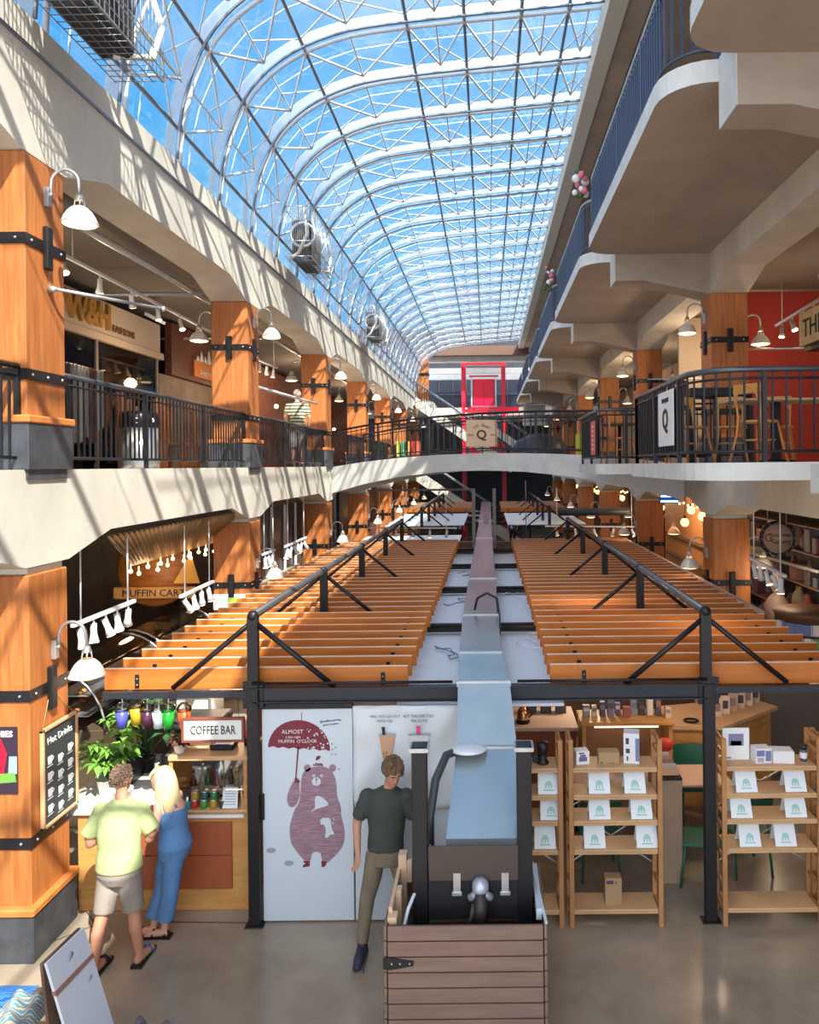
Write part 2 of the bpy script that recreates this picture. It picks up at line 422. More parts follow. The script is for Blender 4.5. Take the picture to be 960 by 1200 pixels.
YR=[Y0+1.595*k for k in range(0,31)]
W3=lambda p,y: (p[0],y,E+p[1])
ribs=[]
for k,y in enumerate(YR):
    a=MB()
    if y>4:
        a.mi(1).tube([W3(q,y-.20) for q in fineprof(-.10)],.021,6)
        a.mi(0).tube([W3(q,y+.16) for q in fineprof(.02)],.032,8)
        a.mi(2); fp=fineprof(.09); fq=fineprof(.10)
        for i in range(len(fp)-1):
            a.quad(W3(fp[i],y-.15),W3(fp[i],y+.15),W3(fp[i+1],y+.15),W3(fp[i+1],y-.15))
            a.quad(W3(fq[i],y+.15),W3(fq[i],y-.15),W3(fq[i+1],y-.15),W3(fq[i+1],y+.15))
        a.mi(1)
        for i in PN: a.bar(W3(off(i,-.10),y-.20),W3(off(i,.02),y+.16),.03,.03)
    else:
        a.tube([W3(off(i,.02),y) for i in range(len(prof))],.06,6)
    ribs.append(a.build('rib',[TUBE,TUBED,BAND],vault))
for i in [0]+PN[:-1]:
    a=MB().tube([W3(off(i,.04),Y0),W3(off(i,.04),YR[-1])],.028,6,smooth=True); a.build('purlin',TUBED,vault)
a=MB()
for k in range(5,len(YR)-1):
    ya,yb=YR[k]+.19,YR[k+1]-.19
    for a0,a1 in zip(PN,PN[1:]):
        p,q=off(a0,.03),off(a1,.03)
        if a1-a0==2: m=off(a0+1,.03)
        else: m=(p+q)/2
        n=5
        a.mi(0).tube([W3(p,ya),W3(m,yb)],.022,n,caps=False); a.tube([W3(m,yb),W3(q,ya)],.019,n,caps=False)
        a.tube([W3(m,ya),W3(m,yb)],.018,n,caps=False)
        a.tube([W3(p,yb),W3(m,(ya+yb)/2)],.013,n,caps=False); a.tube([W3(q,yb),W3(m,(ya+yb)/2)],.013,n,caps=False)
a.build('bracing',TUBE,vault)
a=MB()
fine=[]
for i in range(len(prof)-1):
    p,q=off(i,.16),off(i+1,.16)
    fine+= [(p+q)/2] if i>5 else [p,(p+q)/2]

for k in range(4,len(YR)-1):
    for t in (.5,):
        y=YR[k]+1.595*t
        a.tube([W3(off(i,.16),y) for i in range(len(prof))],.011,4,caps=False,smooth=False)
a.build('glazing_bar',mat('glazing_bar',(.55,.68,.80),.5),vault)
for k in range(len(YR)-1):
    g=MB()
    for i in range(len(prof)-1):
        p,q=off(i,.20),off(i+1,.20)
        g.add([W3(p,YR[k]),W3(p,YR[k+1]),W3(q,YR[k+1]),W3(q,YR[k])],[(0,1,2,3)],False)
    g.build('glass_pane',GLASS,vault)
# ================================================================ timber columns
def column(c,side,level,label):
    """side -1: shop side with the sign, +1 cafe side; level 0 ground, 1 upper"""
    if side<0: x0,x1=-4.76,LX
    else: x0,x1=RX,RX+.62
    y0,y1=c-.32,c+.32
    zb,zt=(0,E-.95) if level==0 else (E,E+2.87)
    t=thing('timber_column',label,'column',((x0+x1)/2,c,zb))
    pl=.42
    MB().bbox(x0,x1,y0,y1,zb+pl,zt,.012).build('shaft',WOOD,t)
    MB().bbox(x0-.05,x1+.045,y0-.05,y1+.05,zb,zb+pl,.006).build('plinth',PLINTH,t)
    MB().bbox(x0-.07,x1+.06,y0-.07,y1+.07,zb+pl,zb+pl+.07,.012).build('base_moulding',TRIMW,t)
    if level==0: MB().bbox(x0+.03,x1-.03,y0+.03,y1-.03,zt,E-.885,.01).build('concrete_cap',CONC,t)
    if level==1 and side<0: MB().box(x1-.25,x1+.02,y0-.02,y1-.02,zb-.09,zb).build('anchor_plate',PLINTH,t)
    bands=[E-2.03,E-3.35] if level==0 else [E+2.08,E+.86]
    for j,z in enumerate(bands):
        s=MB().box(x0-.012,x1+.012,y0-.012,y1+.012,z-.05,z+.05)
        for yy in (y0+.08,c,y1-.08): s.mi(1).sph((x1+.014,yy,z),.014,6,4).sph((x0-.014,yy,z),.014,6,4)
        for xx in (x0+.08,x1-.08): s.sph((xx,y0-.014,z),.014,6,4)
        st=s.build('steel_strap',[BLACK,GALV],t)
        if j==0:
            xs=x1 if side<0 else x0; sg=1 if side<0 else -1
            MB().bbox(min(xs,xs+sg*.05),max(xs,xs+sg*.05),c-.05,c+.05,z-.21,z+.19,.01).bbox((x0+x1)/2-.05,(x0+x1)/2+.05,y0-.05,y0,z-.21,z+.19,.01).build('clevis',BLACK,st)
    return t
near=['carrying the chalk menu board','second from the camera','third from the camera','fourth from the camera','fifth from the camera','sixth from the camera','seventh from the camera']
for k,c in enumerate(LC[1:]):
    column(c,-1,0,f'orange timber ground floor column on the coffee bar side, {near[k]}')
    column(c,-1,1,f'orange timber upper floor column on the W&H sign side, {ORD[k]} from the camera')
for k,c in enumerate(RC[1:]):
    column(c,1,0,f'brown timber ground floor column on the shelving side, {ORD[k]} from the camera')
    column(c,1,1,f'brown timber upper floor column on the cafe side, {ORD[k]} from the camera')

# ================================================================ gooseneck lamps
gl=thing('gooseneck_lamp','','wall lamp',(0,0,0))
MB().bbox(0,.05,-.035,.035,-.09,.09,.008).tube([(.03,0,.02),(.075,0,.03)],.018,8).build('bracket',GALV,gl)
arcp=[(.06,0,.02)]+[(.19-.13*math.cos(t),0,.13+.13*math.sin(t)) for t in [PI*i/10 for i in range(11)]]+[(.325,0,.02)]
MB().tube(arcp,.015,8).build('arm',GALV,gl)
sh=MB().lathe([(.028,.03),(.035,.0),(.045,-.015),(.045,-.03)],(.325,0,0),16)
for a in range(6): sh.tube([(.325+.04*math.cos(a*PI/3),.04*math.sin(a*PI/3),-.02),(.325+.055*math.cos(a*PI/3),.055*math.sin(a*PI/3),-.10)],.006,5)
sh.build('socket_cage',GALV,gl)
MB().lathe([(.05,-.09),(.075,-.105),(.11,-.14),(.14,-.19),(.155,-.235),(.165,-.245),(.165,-.255),(.15,-.255),(.13,-.19),(.10,-.145),(.06,-.11)],(.325,0,0),24,caps=False).build('lamp_shade',SHADEM,gl)
MB().lathe([(.150,-.245),(.14,-.262),(.09,-.275),(.0,-.28)],(.325,0,0),20,caps=False).build('lens',LENS,gl)
first=[True]
def lamp(x,y,z,rz,label,group=None):
    if first[0]:
        gl.location=(x,y,z); gl.rotation_euler=(0,0,rz); gl['label']=label; first[0]=False; tree(gl); 
        if group: gl['group']=group
    else: dup(gl,(x,y,z),rz,label,group)
for k,c in enumerate(LC[1:]):
    lamp(LX,c-.0,E+2.55,0,f'hall-facing gooseneck lamp on the {ORD[k]} upper column, W&H sign side')
    lamp(LX,c+.05,E-1.70,0,f'hall-facing gooseneck lamp on the {ORD[k]} ground floor column, coffee bar side')
    lamp(-4.76,c,E+2.50,PI,f'gooseneck lamp on the shop face of the {ORD[k]} upper column, W&H sign side')
for k,c in enumerate(RC[1:]):
    lamp(RX,c,E+2.50,PI,f'hall-facing gooseneck lamp on the {ORD[k]} upper column, cafe side')
    lamp(RX,c,E-1.55,PI,f'hall-facing gooseneck lamp on the {ORD[k]} ground floor column, shelving side')
    lamp(RX+.62,c,E+2.30,0,f'gooseneck lamp on the shop face of the {ORD[k]} upper column, cafe side')
    if k<4: lamp(RX+.62,c,E-1.55,0,f'gooseneck lamp on the shop face of the {ORD[k]} ground floor column, shelving side')

# ================================================================ walkway railings, shop side
for k in range(0,3):
    a,b=LC[k]+.34,LC[k+1]-.34
    if k==2: b=LC[k+1]-.36
    if k<3: rail('walkway_railing',f'{ORD[k]} black vertical bar railing along the upper walkway, shop side, counted from the camera',[(LX-.07,a),(LX-.07,b)],E,post=1.9,toprail=mat('rail_top',(.10,.11,.125),.3,.6))
# ================================================================ footbridge
BP=[(-4.13,20.3),(-3.2,19.75),(-2.2,19.2),(-1.2,18.65),(-.2,18.0),(.8,17.2),(1.6,16.45),(2.2,15.9),(3.0,15.3),(3.8,14.9)]
def arch(x): 
    t=(x+.2)/4.0; return max(0,.30*(1-t*t))
mb=MB(); v=[]; f=[]
n=len(BP)
for x,y in BP:
    zt=E+arch(x)-.02; th=.40+.30*abs((x+.2)/4)**2
    v+=[(x,y,zt),(x,y,zt-th),(x+.5,y+2.2,zt-th),(x+.5,y+2.2,zt)]
for i in range(n-1):
    a=4*i;b=a+4; f+=[(a,a+1,b+1,b),(a+1,a+2,b+2,b+1),(a+2,a+3,b+3,b+2),(a+3,a,b,b+3)]
f+=[(0,3,2,1),(4*n-4,4*n-3,4*n-2,4*n-1)]
mb.add(v,f); struct(mb,'footbridge_slab',CONCE,'arched pale concrete footbridge across the hall','footbridge')
zf=lambda x,y: E+arch(x)-.02
rail('footbridge_railing','black bar railing on the near side of the arched footbridge, carrying the tan square sign',[(x,y+.05) for x,y in BP[:8]],E,zf=zf,post=1.5,sp=.17,r=.008)
rail('footbridge_railing','black bar railing on the far side of the arched footbridge',[(x+.5,y+2.12) for x,y in BP[:8]],E,zf=lambda x,y: E+arch(x-.5)-.02,post=1.5,sp=.2,r=.008)
rail('walkway_railing','black bar railing beyond the footbridge along the upper walkway of the shop side',[(LX-.07,23),(LX-.07,44)],E,post=2.1,sp=.14)
# tan sign on the bridge
def bracket(t): pass
c=P(564.5,508,17.95)
t=thing('hanging_sign','tan square wooden sign with a black Q hung on the footbridge railing','sign',(c.x,c.y,c.z-.3))
cx,cz=c.x,c.z
TAN=flat('tan',(.72,.50,.33),.6)
MB().bbox(cx-.36,cx+.36,c.y-.12,c.y-.09,cz-.31,cz+.31).build('sign_board',TAN,t)
INK=flat('ink',(.03,.02,.02),.6)
text('letter_text','Q',.30,(cx,c.y-.124,cz-.04),FR,INK,t,bold=.006)
for i,ch in enumerate('THE QUAY'):
    a=(i-3.5)*.24; text('letter_text',ch,.085,(cx+.23*math.sin(a),c.y-.124,cz-.04+.23*math.cos(a)),(PI/2,a,0),INK,t) if ch!=' ' else None
text('letter_text','ESTD',.06,(cx-.25,c.y-.124,cz-.04),FR,INK,t); text('letter_text','1986',.06,(cx+.25,c.y-.124,cz-.04),FR,INK,t)

# ================================================================ cafe balconies (upper floor, +X side)
def cafe_balcony(ya,yb,xe,rn,label,rlabel,near_edge):
    pl=[(RX,ya),(RX,yb),(xe,yb)]+arc((xe+rn,ya+rn),rn,PI,1.5*PI,6)
    struct(MB().prism(pl,'Z',E-.18,E),'balcony_slab',CONCE,label,'balcony')
    path=[(xe+.07,yb-.05)]+[(x+.06,y+.05) for x,y in arc((xe+rn,ya+rn),rn,PI,1.5*PI,6)]+[(near_edge,ya+.06)]
    return rail('balcony_railing',rlabel,path,E,post=1.35,tr=.032,toprail=mat('rail_top',(.10,.11,.125),.3,.6),sp=.14)
cafe_balcony(7.6,10.95,2.05,.55,'projecting concrete slab of the nearer cafe balcony','black bar railing round the nearer cafe balcony with the white Q banner',5.2)
cafe_balcony(13.15,15.6,1.85,.2,'projecting concrete slab of the farther cafe balcony','black bar railing round the farther cafe balcony with the narrow red sign',3.75)
rail('balcony_railing','short black return railing at the back end of the nearer cafe balcony',[(2.12,10.9),(3.75,10.9)],E,post=1.5)
struct(MB().box(2.8,RX,3.5,6.67,E-.27,E-.02),'balcony_slab',CONCE,'corner of a pale slab just entering the picture at the balcony edge','balcony')
# banners on railings
def banner(name,label,xc,ya,yb,z0,z1,m,nx=-1):
    t=thing(name,label,'banner',(xc,(ya+yb)/2,z0))
    MB().bbox(xc-.006,xc+.006,ya,yb,z0,z1,.003).build('banner_panel',m,t); return t
t=banner('railing_banner','white banner with a black Q on the nearer cafe balcony railing',2.085,8.6,9.35,E+.2,E+.84,WHITE)
text('letter_text','Q',.34,(2.074,8.97,E+.50),FXN,INK,t,bold=.006)
text('letter_text','THE QUAY',.07,(2.074,8.97,E+.73),FXN,INK,t)
MB().box(2.145,2.155,8.4,10.8,E+.12,E+.84).build('dark_backing',BLACK,t)
t=banner('railing_sign','narrow red upright sign on the farther cafe balcony railing',1.88,13.45,13.95,E+.16,E+.76,flat('coral',(.72,.13,.10)))
for j in range(6): MB().bbox(1.871,1.875,13.55,13.85,E+.25+.08*j,E+.28+.08*j,.001).build('letter_line',flat('pinkish',(.9,.5,.45)),t)
MB().box(1.945,1.955,13.4,15.4,E+.12,E+.84).build('dark_backing',BLACK,t)
# ================================================================ market kiosk frames and louvred canopies
FX0,FX1=-2.28,2.08        # frame post lines
ZB=E-2.12                 # underside line of the top of the front beam
def kiosk_frame(y0,ny,label,front=True):
    t=thing('kiosk_frame',label,'steel frame',(0,y0,0))
    ye=y0+3.19*ny
    if front:
        for x in (FX0,FX1+.02):
            s=MB().bbox(x-.055,x+.055,y0-.05,y0+.02,0,ZB,.004).bbox(x-.10,x+.10,y0-.02,y0,ZB-.2,ZB+.06,.004)
            s.bbox(x-.09,x+.09,y0-.08,y0+.05,0,.012,.003); s.build('post',BLACK,t)
        s=MB().box(FX0,FX1,y0-.012,y0+.012,ZB-.13,ZB-.0)
        s.box(FX0,FX1,y0-.05,y0+.05,ZB-.14,ZB-.13).box(FX0,FX1,y0-.05,y0+.05,ZB-.008,ZB+.002).box(FX0-1.45,FX0,y0-.03,y0+.03,ZB-.09,ZB-.03).box(FX1,FX1+2.4,y0-.03,y0+.03,ZB-.09,ZB-.03)
        s.build('front_beam',mat('beam_blue',(.018,.022,.032),.4,.2),t)
        MB().tube([(FX0,y0-.05,ZB+.05),(-.36,y0-.05,ZB+.05)],.014,8).build('conduit',BLACK,t); MB().tube([(.26,y0-.05,ZB+.05),(FX1,y0-.05,ZB+.05)],.014,8).build('conduit',BLACK,t)
    for x in (FX0,FX1):
        zt=E-1.43
        MB().tube([(x,y0,zt),(x,ye,zt)],.042,12).build('ridge_pipe',mat('ridge_steel',(.22,.22,.23),.25,.8),t)
        for k in range(ny+1):
            y=y0+3.19*k
            MB().bar((x,y,ZB-.02),(x,y,zt),.10,.07).sph((x,y,zt),.055,8,6).build('truss_post',BLACK,t)
            for sg in (-1,1):
                MB().tube([(x,y,zt-.05),(x+sg*.78,y,ZB-.0)],.026,8).build('brace',BLACK,t)
    for k in range(1,ny+1):
        y=y0+3.19*k
        MB().box(FX0-1.5,FX1+1.5,y-.04,y+.04,ZB-.17,ZB-.06).build('cross_beam',BLACK,t)
        MB().tube([(-.8,y-.1,ZB-.08),(.6,y-.1,ZB-.08)],.02,8).build('conduit',BLACK,t)
    for x in (FX0-.02,FX1+.02):
        if ny>1: MB().box(x-.04,x+.04,ye-.04,ye+.04,0,ZB-.1).build('post',BLACK,t)
    for x in (-3.45,-1.0,.8,3.3):
        MB().box(x-.03,x+.03,y0+.02,ye,ZB-.15,ZB-.055).build('long_beam',BLACK,t)
    return t
def canopy(x0,x1,y0,n,label,brk):
    t=thing('louvred_canopy',label,'canopy',((x0+x1)/2,y0,ZB))
    for k in range(n):
        y=y0+.1+.399*k
        rr=random.uniform(-.012,.012)
        MB().bbox(x0+rr,x1+rr,y-.02,y+.02,ZB-.05,ZB+.155,.004).mi(1).box(x0+rr,x1+rr,y-.0195,y+.0195,ZB+.1545,ZB+.160).build('board',[BOARD,mat('board_edge',(.80,.62,.48),.5)],t)
        for x in (x0+.32,x1-.25):
            s=MB().box(x-.02,x+.02,y-.028,y-.02,ZB-.03,ZB+.10).mi(1)
            for q in (.0,.06): s.lathe([(0,-.006),(.008,-.006),(.008,.0)],(x,y-.028,ZB+q),6,axis='Y',caps=False)
            s.build('bracket',[BLACK,GALV],t)
    return t
kiosk_frame(7.4,4,'black steel frame with triangular roof trusses around the front market stalls')
canopy(-3.78,-.80,7.45,33,'sunlit canopy of upright orange boards in front, above the coffee bar','l')
canopy(.60,3.56,7.45,33,'shaded canopy of upright brown-orange boards in front, above the pine shelving','r')
def roof_panel(x0,x1,y0,y1,z,label,name='stall_roof_panel'):
    o=MB().box(x0,x1,y0,y1,z-.03,z).build(name,mat('roof_white',(.80,.87,.95),.5)); return tag(o,label,'roof panel')
words_=['nearest the camera','second from the camera','third from the camera','farthest of the four']
for k in range(4):
    roof_panel(-.92,.72,7.5+3.19*k,7.5+3.19*(k+1)-.12,ZB-.21,f'white flat stall roof panel under the metal duct, {words_[k]}')
# second kiosk row
kiosk_frame(26.2,4,'black steel frame with roof trusses around the far market stalls',front=False)
canopy(-3.78,-.80,35.5,15,'small far canopy of orange boards beyond the footbridge, coffee bar side','l')
canopy(.60,3.56,35.5,15,'small far canopy of orange boards beyond the footbridge, shelving side','r')
roof_panel(-3.78,-.9,28.0,34.6,ZB-.05,'wide white far stall roof beyond the orange canopy, coffee bar side')
roof_panel(.7,3.56,28.0,34.6,ZB-.05,'wide white far stall roof beyond the orange canopy, shelving side')
roof_panel(-4.0,-.9,23.2,25.6,ZB-.2,'low white stall roof just beyond the track lamps under the footbridge')
# portal of grey pipes over the duct
t=thing('pipe_portal','grey pipe portal standing over the duct beyond the front canopy','pipe frame',(-.2,20.9,ZB))
for x in (-.40,.16): MB().box(x-.045,x+.045,20.86,20.94,ZB-.25,E-.64).build('post',mat('portal_grey',(.24,.23,.22),.5,.3),t)
MB().tube([(-3.3,20.9,E-.66),(-.39,20.9,E-.66)],.03,8).build('top_pipe',mat('portal_grey',(.24,.23,.22)),t)
o=MB().tube([(1.85,20.4,E-1.27),(3.75,20.4,E-1.27)],.10,10).build('overhead_pipe',mat('dark_pipe',(.06,.07,.08),.5,.3)); tag(o,'thick dark grey overhead pipe crossing above the brown-orange canopy','pipe')
for i,(x,y) in enumerate(((-2.5,22.5),(1.05,21.5))):
    o=MB().tube([(x,y,E-2.1),(x,y,E-.45)],.012,6).build('hanger_rod',TUBED); tag(o,['thin hanger rod under the footbridge, coffee bar side','thin hanger rod under the footbridge, shelving side'][i],'rod')
# wall of the middle stalls under the bridge
WL=DARKB
t=thing('stall_block','dark brown stall front below the footbridge between the two rows of stalls','stall',(0,22.2,0))
MB().box(-3.7,3.5,22.2,22.4,0,ZB-.1).build('front_panel',WL,t)
for i,x in enumerate((-2.7,-1.5,.9,2.3)): MB().bbox(x-.3,x+.3,22.15,22.2,1.25,1.85).build('lit_shelf_panel',[flat('sh1',(.55,.35,.18)),flat('sh2',(.6,.6,.6)),flat('sh3',(.4,.12,.1)),flat('sh4',(.45,.32,.2))][i],t)
# ================================================================ track lamps
def track(name,label,p,q,hang,n=5,m=WHITE,seed=0,cat='track lights'):
    """bar from p to q with n spot heads; hang = ceiling height"""
    R=random.Random(seed); p=Vector(p); q=Vector(q); t=thing(name,label,cat,p)
    d=(q-p).normalized()
    MB().bar(p,q,.045,.04).build('track_bar',m,t)
    for f in (.12,.88):
        a=p+(q-p)*f; MB().tube([a,(a.x,a.y,hang)],.009,6).build('hanger',m,t)
    for i in range(n):
        a=p+(q-p)*((i+.6)/(n+.2)); ty=R.uniform(-.5,.5); dirv=Vector((R.uniform(-.2,.5),ty,-1)).normalized()
        h=MB().tube([a,a+Vector((0,0,-.11))],.012,6)
        b=a+Vector((0,0,-.12))-dirv*.05; e=b+dirv*.20
        h.tube([b,b+dirv*.10,b+dirv*.14,e],[.034,.034,.04,.058],12)
        hd=h.build('spot_head',m,t)
        MB().tube([e-dirv*.001,e+dirv*.006],.048,12).build('bulb_face',BULBW if R.random()<.7 else LENS,hd)
    return t
track('track_light','white track light bar with five spots beside the nearest timber column, over the plants',(-4.32,7.95,E-1.62),(-4.30,9.3,E-1.60),E-.66,5,seed=1)
track('track_light','white track light bar with four spots in front of the muffin sign',(-4.3,10.7,E-1.79),(-4.3,11.95,E-1.77),E-.66,4,seed=2)
track('track_light','short white track light bar beside the second ground floor column, coffee bar side',(-4.3,14.6,E-1.66),(-4.3,15.4,E-1.66),E-.66,3,seed=3)
track('track_light','white track light bar in front of the tall dark shop glazing, coffee bar side',(-4.3,16.2,E-1.68),(-4.3,18.1,E-1.66),E-.66,6,seed=4)
track('track_light','white track light bar in front of the round sign, shelving side',(4.05,11.9,E-1.48),(4.05,10.5,E-1.56),E-.66,5,seed=5)
track('track_light','grey track light bar under the tan beam above the red-walled cafe',(4.6,10.6,E+2.55),(4.75,8.6,E+2.50),E+3.45,5,m=GALV,seed=6)
track('track_light','thin track light with warm spots over the red wall',(5.2,13.8,E+2.45),(5.6,12.4,E+2.75),E+3.45,5,m=GALV,seed=7)
track('track_light','long white ceiling track light inside the W&H side shops',(-5.4,9.2,E+2.75),(-5.6,16.5,E+2.75),E+3.3,7,seed=8)
track('track_light','white ceiling track light beyond the second upper column, W&H side',(-5.3,17,E+2.5),(-5.3,19.4,E+2.5),E+3.3,4,seed=9)
track('track_light','long low white track light beyond the sunlit canopy under the footbridge',(-3.4,21.8,E-1.75),(-.9,21.8,E-1.78),E-.66,5,seed=10)
track('track_light','low white track light beyond the shaded canopy under the footbridge',(1.6,21.8,E-1.75),(4.4,21.8,E-1.8),E-.66,5,seed=11)
# ================================================================ air duct
t=thing('air_duct','long flat grey metal duct running along the hall over the white stall roofs','duct',(-.1,5.9,E-2.9))
dp=[(5.965,-2.90,.335,-.02),(6.75,-2.48,.265,-.035),(7.3,-2.06,.245,-.06),(8.2,-2.0,.225,-.1),(10.2,-1.99,.232,-.12),(13.4,-1.98,.235,-.12),(20.7,-1.97,.215,-.12),(27,-1.97,.215,-.12),(41.5,-1.97,.25,-.12)]
for i,(a,b) in enumerate(zip(dp,dp[1:])):
    ya,za,wa,xa=a; yb,zb,wb,xb=b; g=.006
    s=MB(); th=[.16,.12,.04,.10][i] if i<4 else .14; th2=[.12,.04,.10][i] if i<3 else .14
    v=[(xa-wa,ya,E+za-th),(xa+wa,ya,E+za-th),(xa+wa,ya,E+za),(xa-wa,ya,E+za),(xb-wb,yb-g,E+zb-th2),(xb+wb,yb-g,E+zb-th2),(xb+wb,yb-g,E+zb),(xb-wb,yb-g,E+zb)]
    s.add(v,[(0,1,2,3),(7,6,5,4),(0,4,5,1),(1,5,6,2),(2,6,7,3),(3,7,4,0)])
    s.build('duct_section',DUCTM,t)
    if i>0:
        q=MB().add([(xa-wa-.012,ya-.02,E+za-th),(xa+wa+.012,ya-.02,E+za-th),(xa+wa+.012,ya-.02,E+za+.012),(xa-wa-.012,ya-.02,E+za+.012),(xa-wa-.012,ya+.015,E+za-th),(xa+wa+.012,ya+.015,E+za-th),(xa+wa+.012,ya+.015,E+za+.014),(xa-wa-.012,ya+.015,E+za+.014)],[(0,1,2,3),(7,6,5,4),(0,4,5,1),(1,5,6,2),(2,6,7,3),(3,7,4,0)])
        q.build('joint_flange',GALV,t)
c=P(549,881,6.7)
MB().sph((c.x,c.y-.02,E-2.47),(.165,.13,.03),20,8).build('dome_vent',mat('vent_white',(.85,.9,.95),.3,.2),t)
MB().tube([(-.30,6.72,E-2.50),(-.38,6.55,E-2.47),(-.46,6.35,E-2.6),(-.50,6.25,E-2.85),(-.50,6.2,E-3.2)],.035,10).build('flexible_hose',mat('hose',(.05,.06,.075),.4),t)
MB().tube([(-.20,10.4,E-1.96),(-.16,10.4,E-1.80),(-.03,10.38,E-1.73),(.10,10.36,E-1.80),(.13,10.34,E-2.05),(.13,10.2,E-2.25)],.018,8).build('cable_loop',BLACK,t)
MB().box(-.18,-.0,26.2,26.4,E-1.97,E-1.62).build('damper_box',mat('violet_box',(.35,.25,.35),.6),t)
# end housing with valve below the duct mouth
t=thing('duct_support','black twin-post duct support with pipe valve, standing inside the cedar planter','duct support',(-.05,5.95,.2))
for x in (-.555,.255):
    s=MB().bbox(x-.058,x+.058,5.92,6.04,.25,E-2.17,.004); pst=s.build('post',BLACK,t)
    q=MB()
    for a,b in (((x-.068,5.90),(x+.068,5.90)),((x+.068,5.90),(x+.068,6.06)),((x+.068,6.06),(x-.068,6.06)),((x-.068,6.06),(x-.068,5.90))): q.bar((*a,E-2.19),(*b,E-2.19),.014,.03)
    q.build('clamp',GALV,pst)
    sg=1 if x<0 else -1
    MB().bar((x+sg*.075,5.98,E-2.95),(x+sg*.075,5.94,E-3.5),.012,.02).build('side_strip',GALV,t)
HB=mat('housing_black',(.028,.024,.026),.5)
MB().box(-.49,.20,5.93,5.96,E-3.50,E-3.17).build('housing_back',flat('hblack',(.008,.008,.01),.6),t)
s=MB(); s.add([(-.48,5.865,E-2.905),(.20,5.865,E-2.905),(.20,5.90,E-3.19),(-.48,5.90,E-3.19)],[(0,1,2,3)])
s.box(-.49,.20,5.93,5.96,E-3.17,E-2.95); s.build('mouth_plate',mat('mouth',(.075,.06,.055),.5),t)
for x in (-.27,.10): MB().bar((x,5.90,E-3.13),(x,5.90,E-3.28),.055,.02).mi(0).bbox(x-.04,x+.04,5.88,5.91,E-3.30,E-3.27,.004).build('bracket',GALV,t)
s=MB().lathe([(.06,-.02),(.065,.03),(.06,.07),(.03,.10)],(-.09,5.86,E-3.25),16).tube([(-.17,5.86,E-3.30),(-.12,5.84,E-3.26),(-.06,5.84,E-3.26),(-.01,5.86,E-3.30)],.03,8)
s.build('valve',mat('valve_metal',(.45,.52,.62),.35,.4),t)
MB().tube([(-.09,5.85,E-3.25),(-.09,5.83,E-3.38),(-.10,5.83,E-3.5)],.055,12).tube([(-.14,5.84,E-3.33),(-.16,5.82,E-3.43),(-.20,5.80,E-3.5)],.022,8).build('valve_pipe',HB,t)
# ================================================================ cedar planter box
DXS=-.05
t=thing('cedar_planter','square planter box of horizontal grey-brown cedar boards around the duct support','planter',(-.05,6.0,0))
PX0,PX1,PY0,PY1,PH=-.80,.40,5.62,6.48,1.03
nb=9; bh=PH/nb
for k in range(nb):
    z0=k*bh+.006; z1=(k+1)*bh-.004
    MB().bbox(PX0+.03,PX1-.03,PY0,PY0+.022,z0,z1,.003).build('front_board',CEDAR,t)
    MB().bbox(PX0,PX0+.022,PY0+.01,PY1,z0,z1,.003).build('side_board',CEDAR,t)
    MB().bbox(PX1-.022,PX1,PY0+.01,PY1,z0,z1,.003).build('side_board',CEDAR,t)
    MB().bbox(PX0+.03,PX1-.03,PY1-.022,PY1,z0,z1,.003).build('back_board',CEDAR,t)
MB().box(PX0+.03,PX1-.03,PY0+.023,PY0+.04,0,PH-.01).box(PX0+.023,PX0+.03,PY0+.03,PY1,0,PH-.01).box(PX1-.03,PX1-.023,PY0+.03,PY1,0,PH-.01).box(PX0+.05,PX1-.05,PY0+.05,PY1-.05,0,.25).build('lining',flat('lining',(.02,.015,.012)),t)
TP=mat('raw_pine',(.70,.50,.34),.6,var=.08)
for x,y,h in ((PX0+.05,PY0+.12,.02),(PX0+.05,PY0+.42,.05),(PX0+.06,PY1-.12,.17)):
    MB().bbox(x-.03,x+.04,y-.05,y+.05,PH-.5,PH+h,.004).build('corner_block',TP,t)
MB().bbox(PX0+.02,PX0+.05,PY0+.14,PY1-.15,PH-.04,PH+.06,.003).bbox(PX0+.03,-.66,PY1-.16,PY1-.12,PH-.06,PH+.12,.003).build('raised_board',TP,t)
MB().box(PX1-.07,PX1-.025,PY0+.15,PY1-.05,PH-.05,PH+.035).build('white_inner_panel',PANEL,t)
MB().bar((PX1-.005,PY0+.02,PH+.0),(PX1-.07,PY1-.1,PH+.07),.02,.015).build('edge_strip',PANEL,t)
MB().tube([(PX0+.12,PY0+.10,PH-.15),(PX0+.16,PY0+.22,PH+.0),(PX0+.22,PY0+.35,PH+.10)],.014,8).build('white_pipe',PANEL,t)
s=MB(); zc=PH-.27
s.add([(PX0-.004,PY0-.006,zc-.04),(PX0+.05,PY0-.006,zc-.045),(PX0+.22,PY0-.006,zc-.018),(PX0+.22,PY0-.006,zc+.018),(PX0+.05,PY0-.006,zc+.045),(PX0-.004,PY0-.006,zc+.04),
 (PX0-.004,PY0+.001,zc-.04),(PX0+.05,PY0+.001,zc-.045),(PX0+.22,PY0+.001,zc-.018),(PX0+.22,PY0+.001,zc+.018),(PX0+.05,PY0+.001,zc+.045),(PX0-.004,PY0+.001,zc+.04)],
 [(0,1,2,3,4,5),(11,10,9,8,7,6)]+[(i,i+6,(i+1)%6+6,(i+1)%6) for i in range(6)])
s.mi(1)
for x in (.06,.12,.19): s.sph((PX0+x,PY0-.007,zc),.008,6,4)
s.build('strap_hinge',[BLACK,GALV],t)
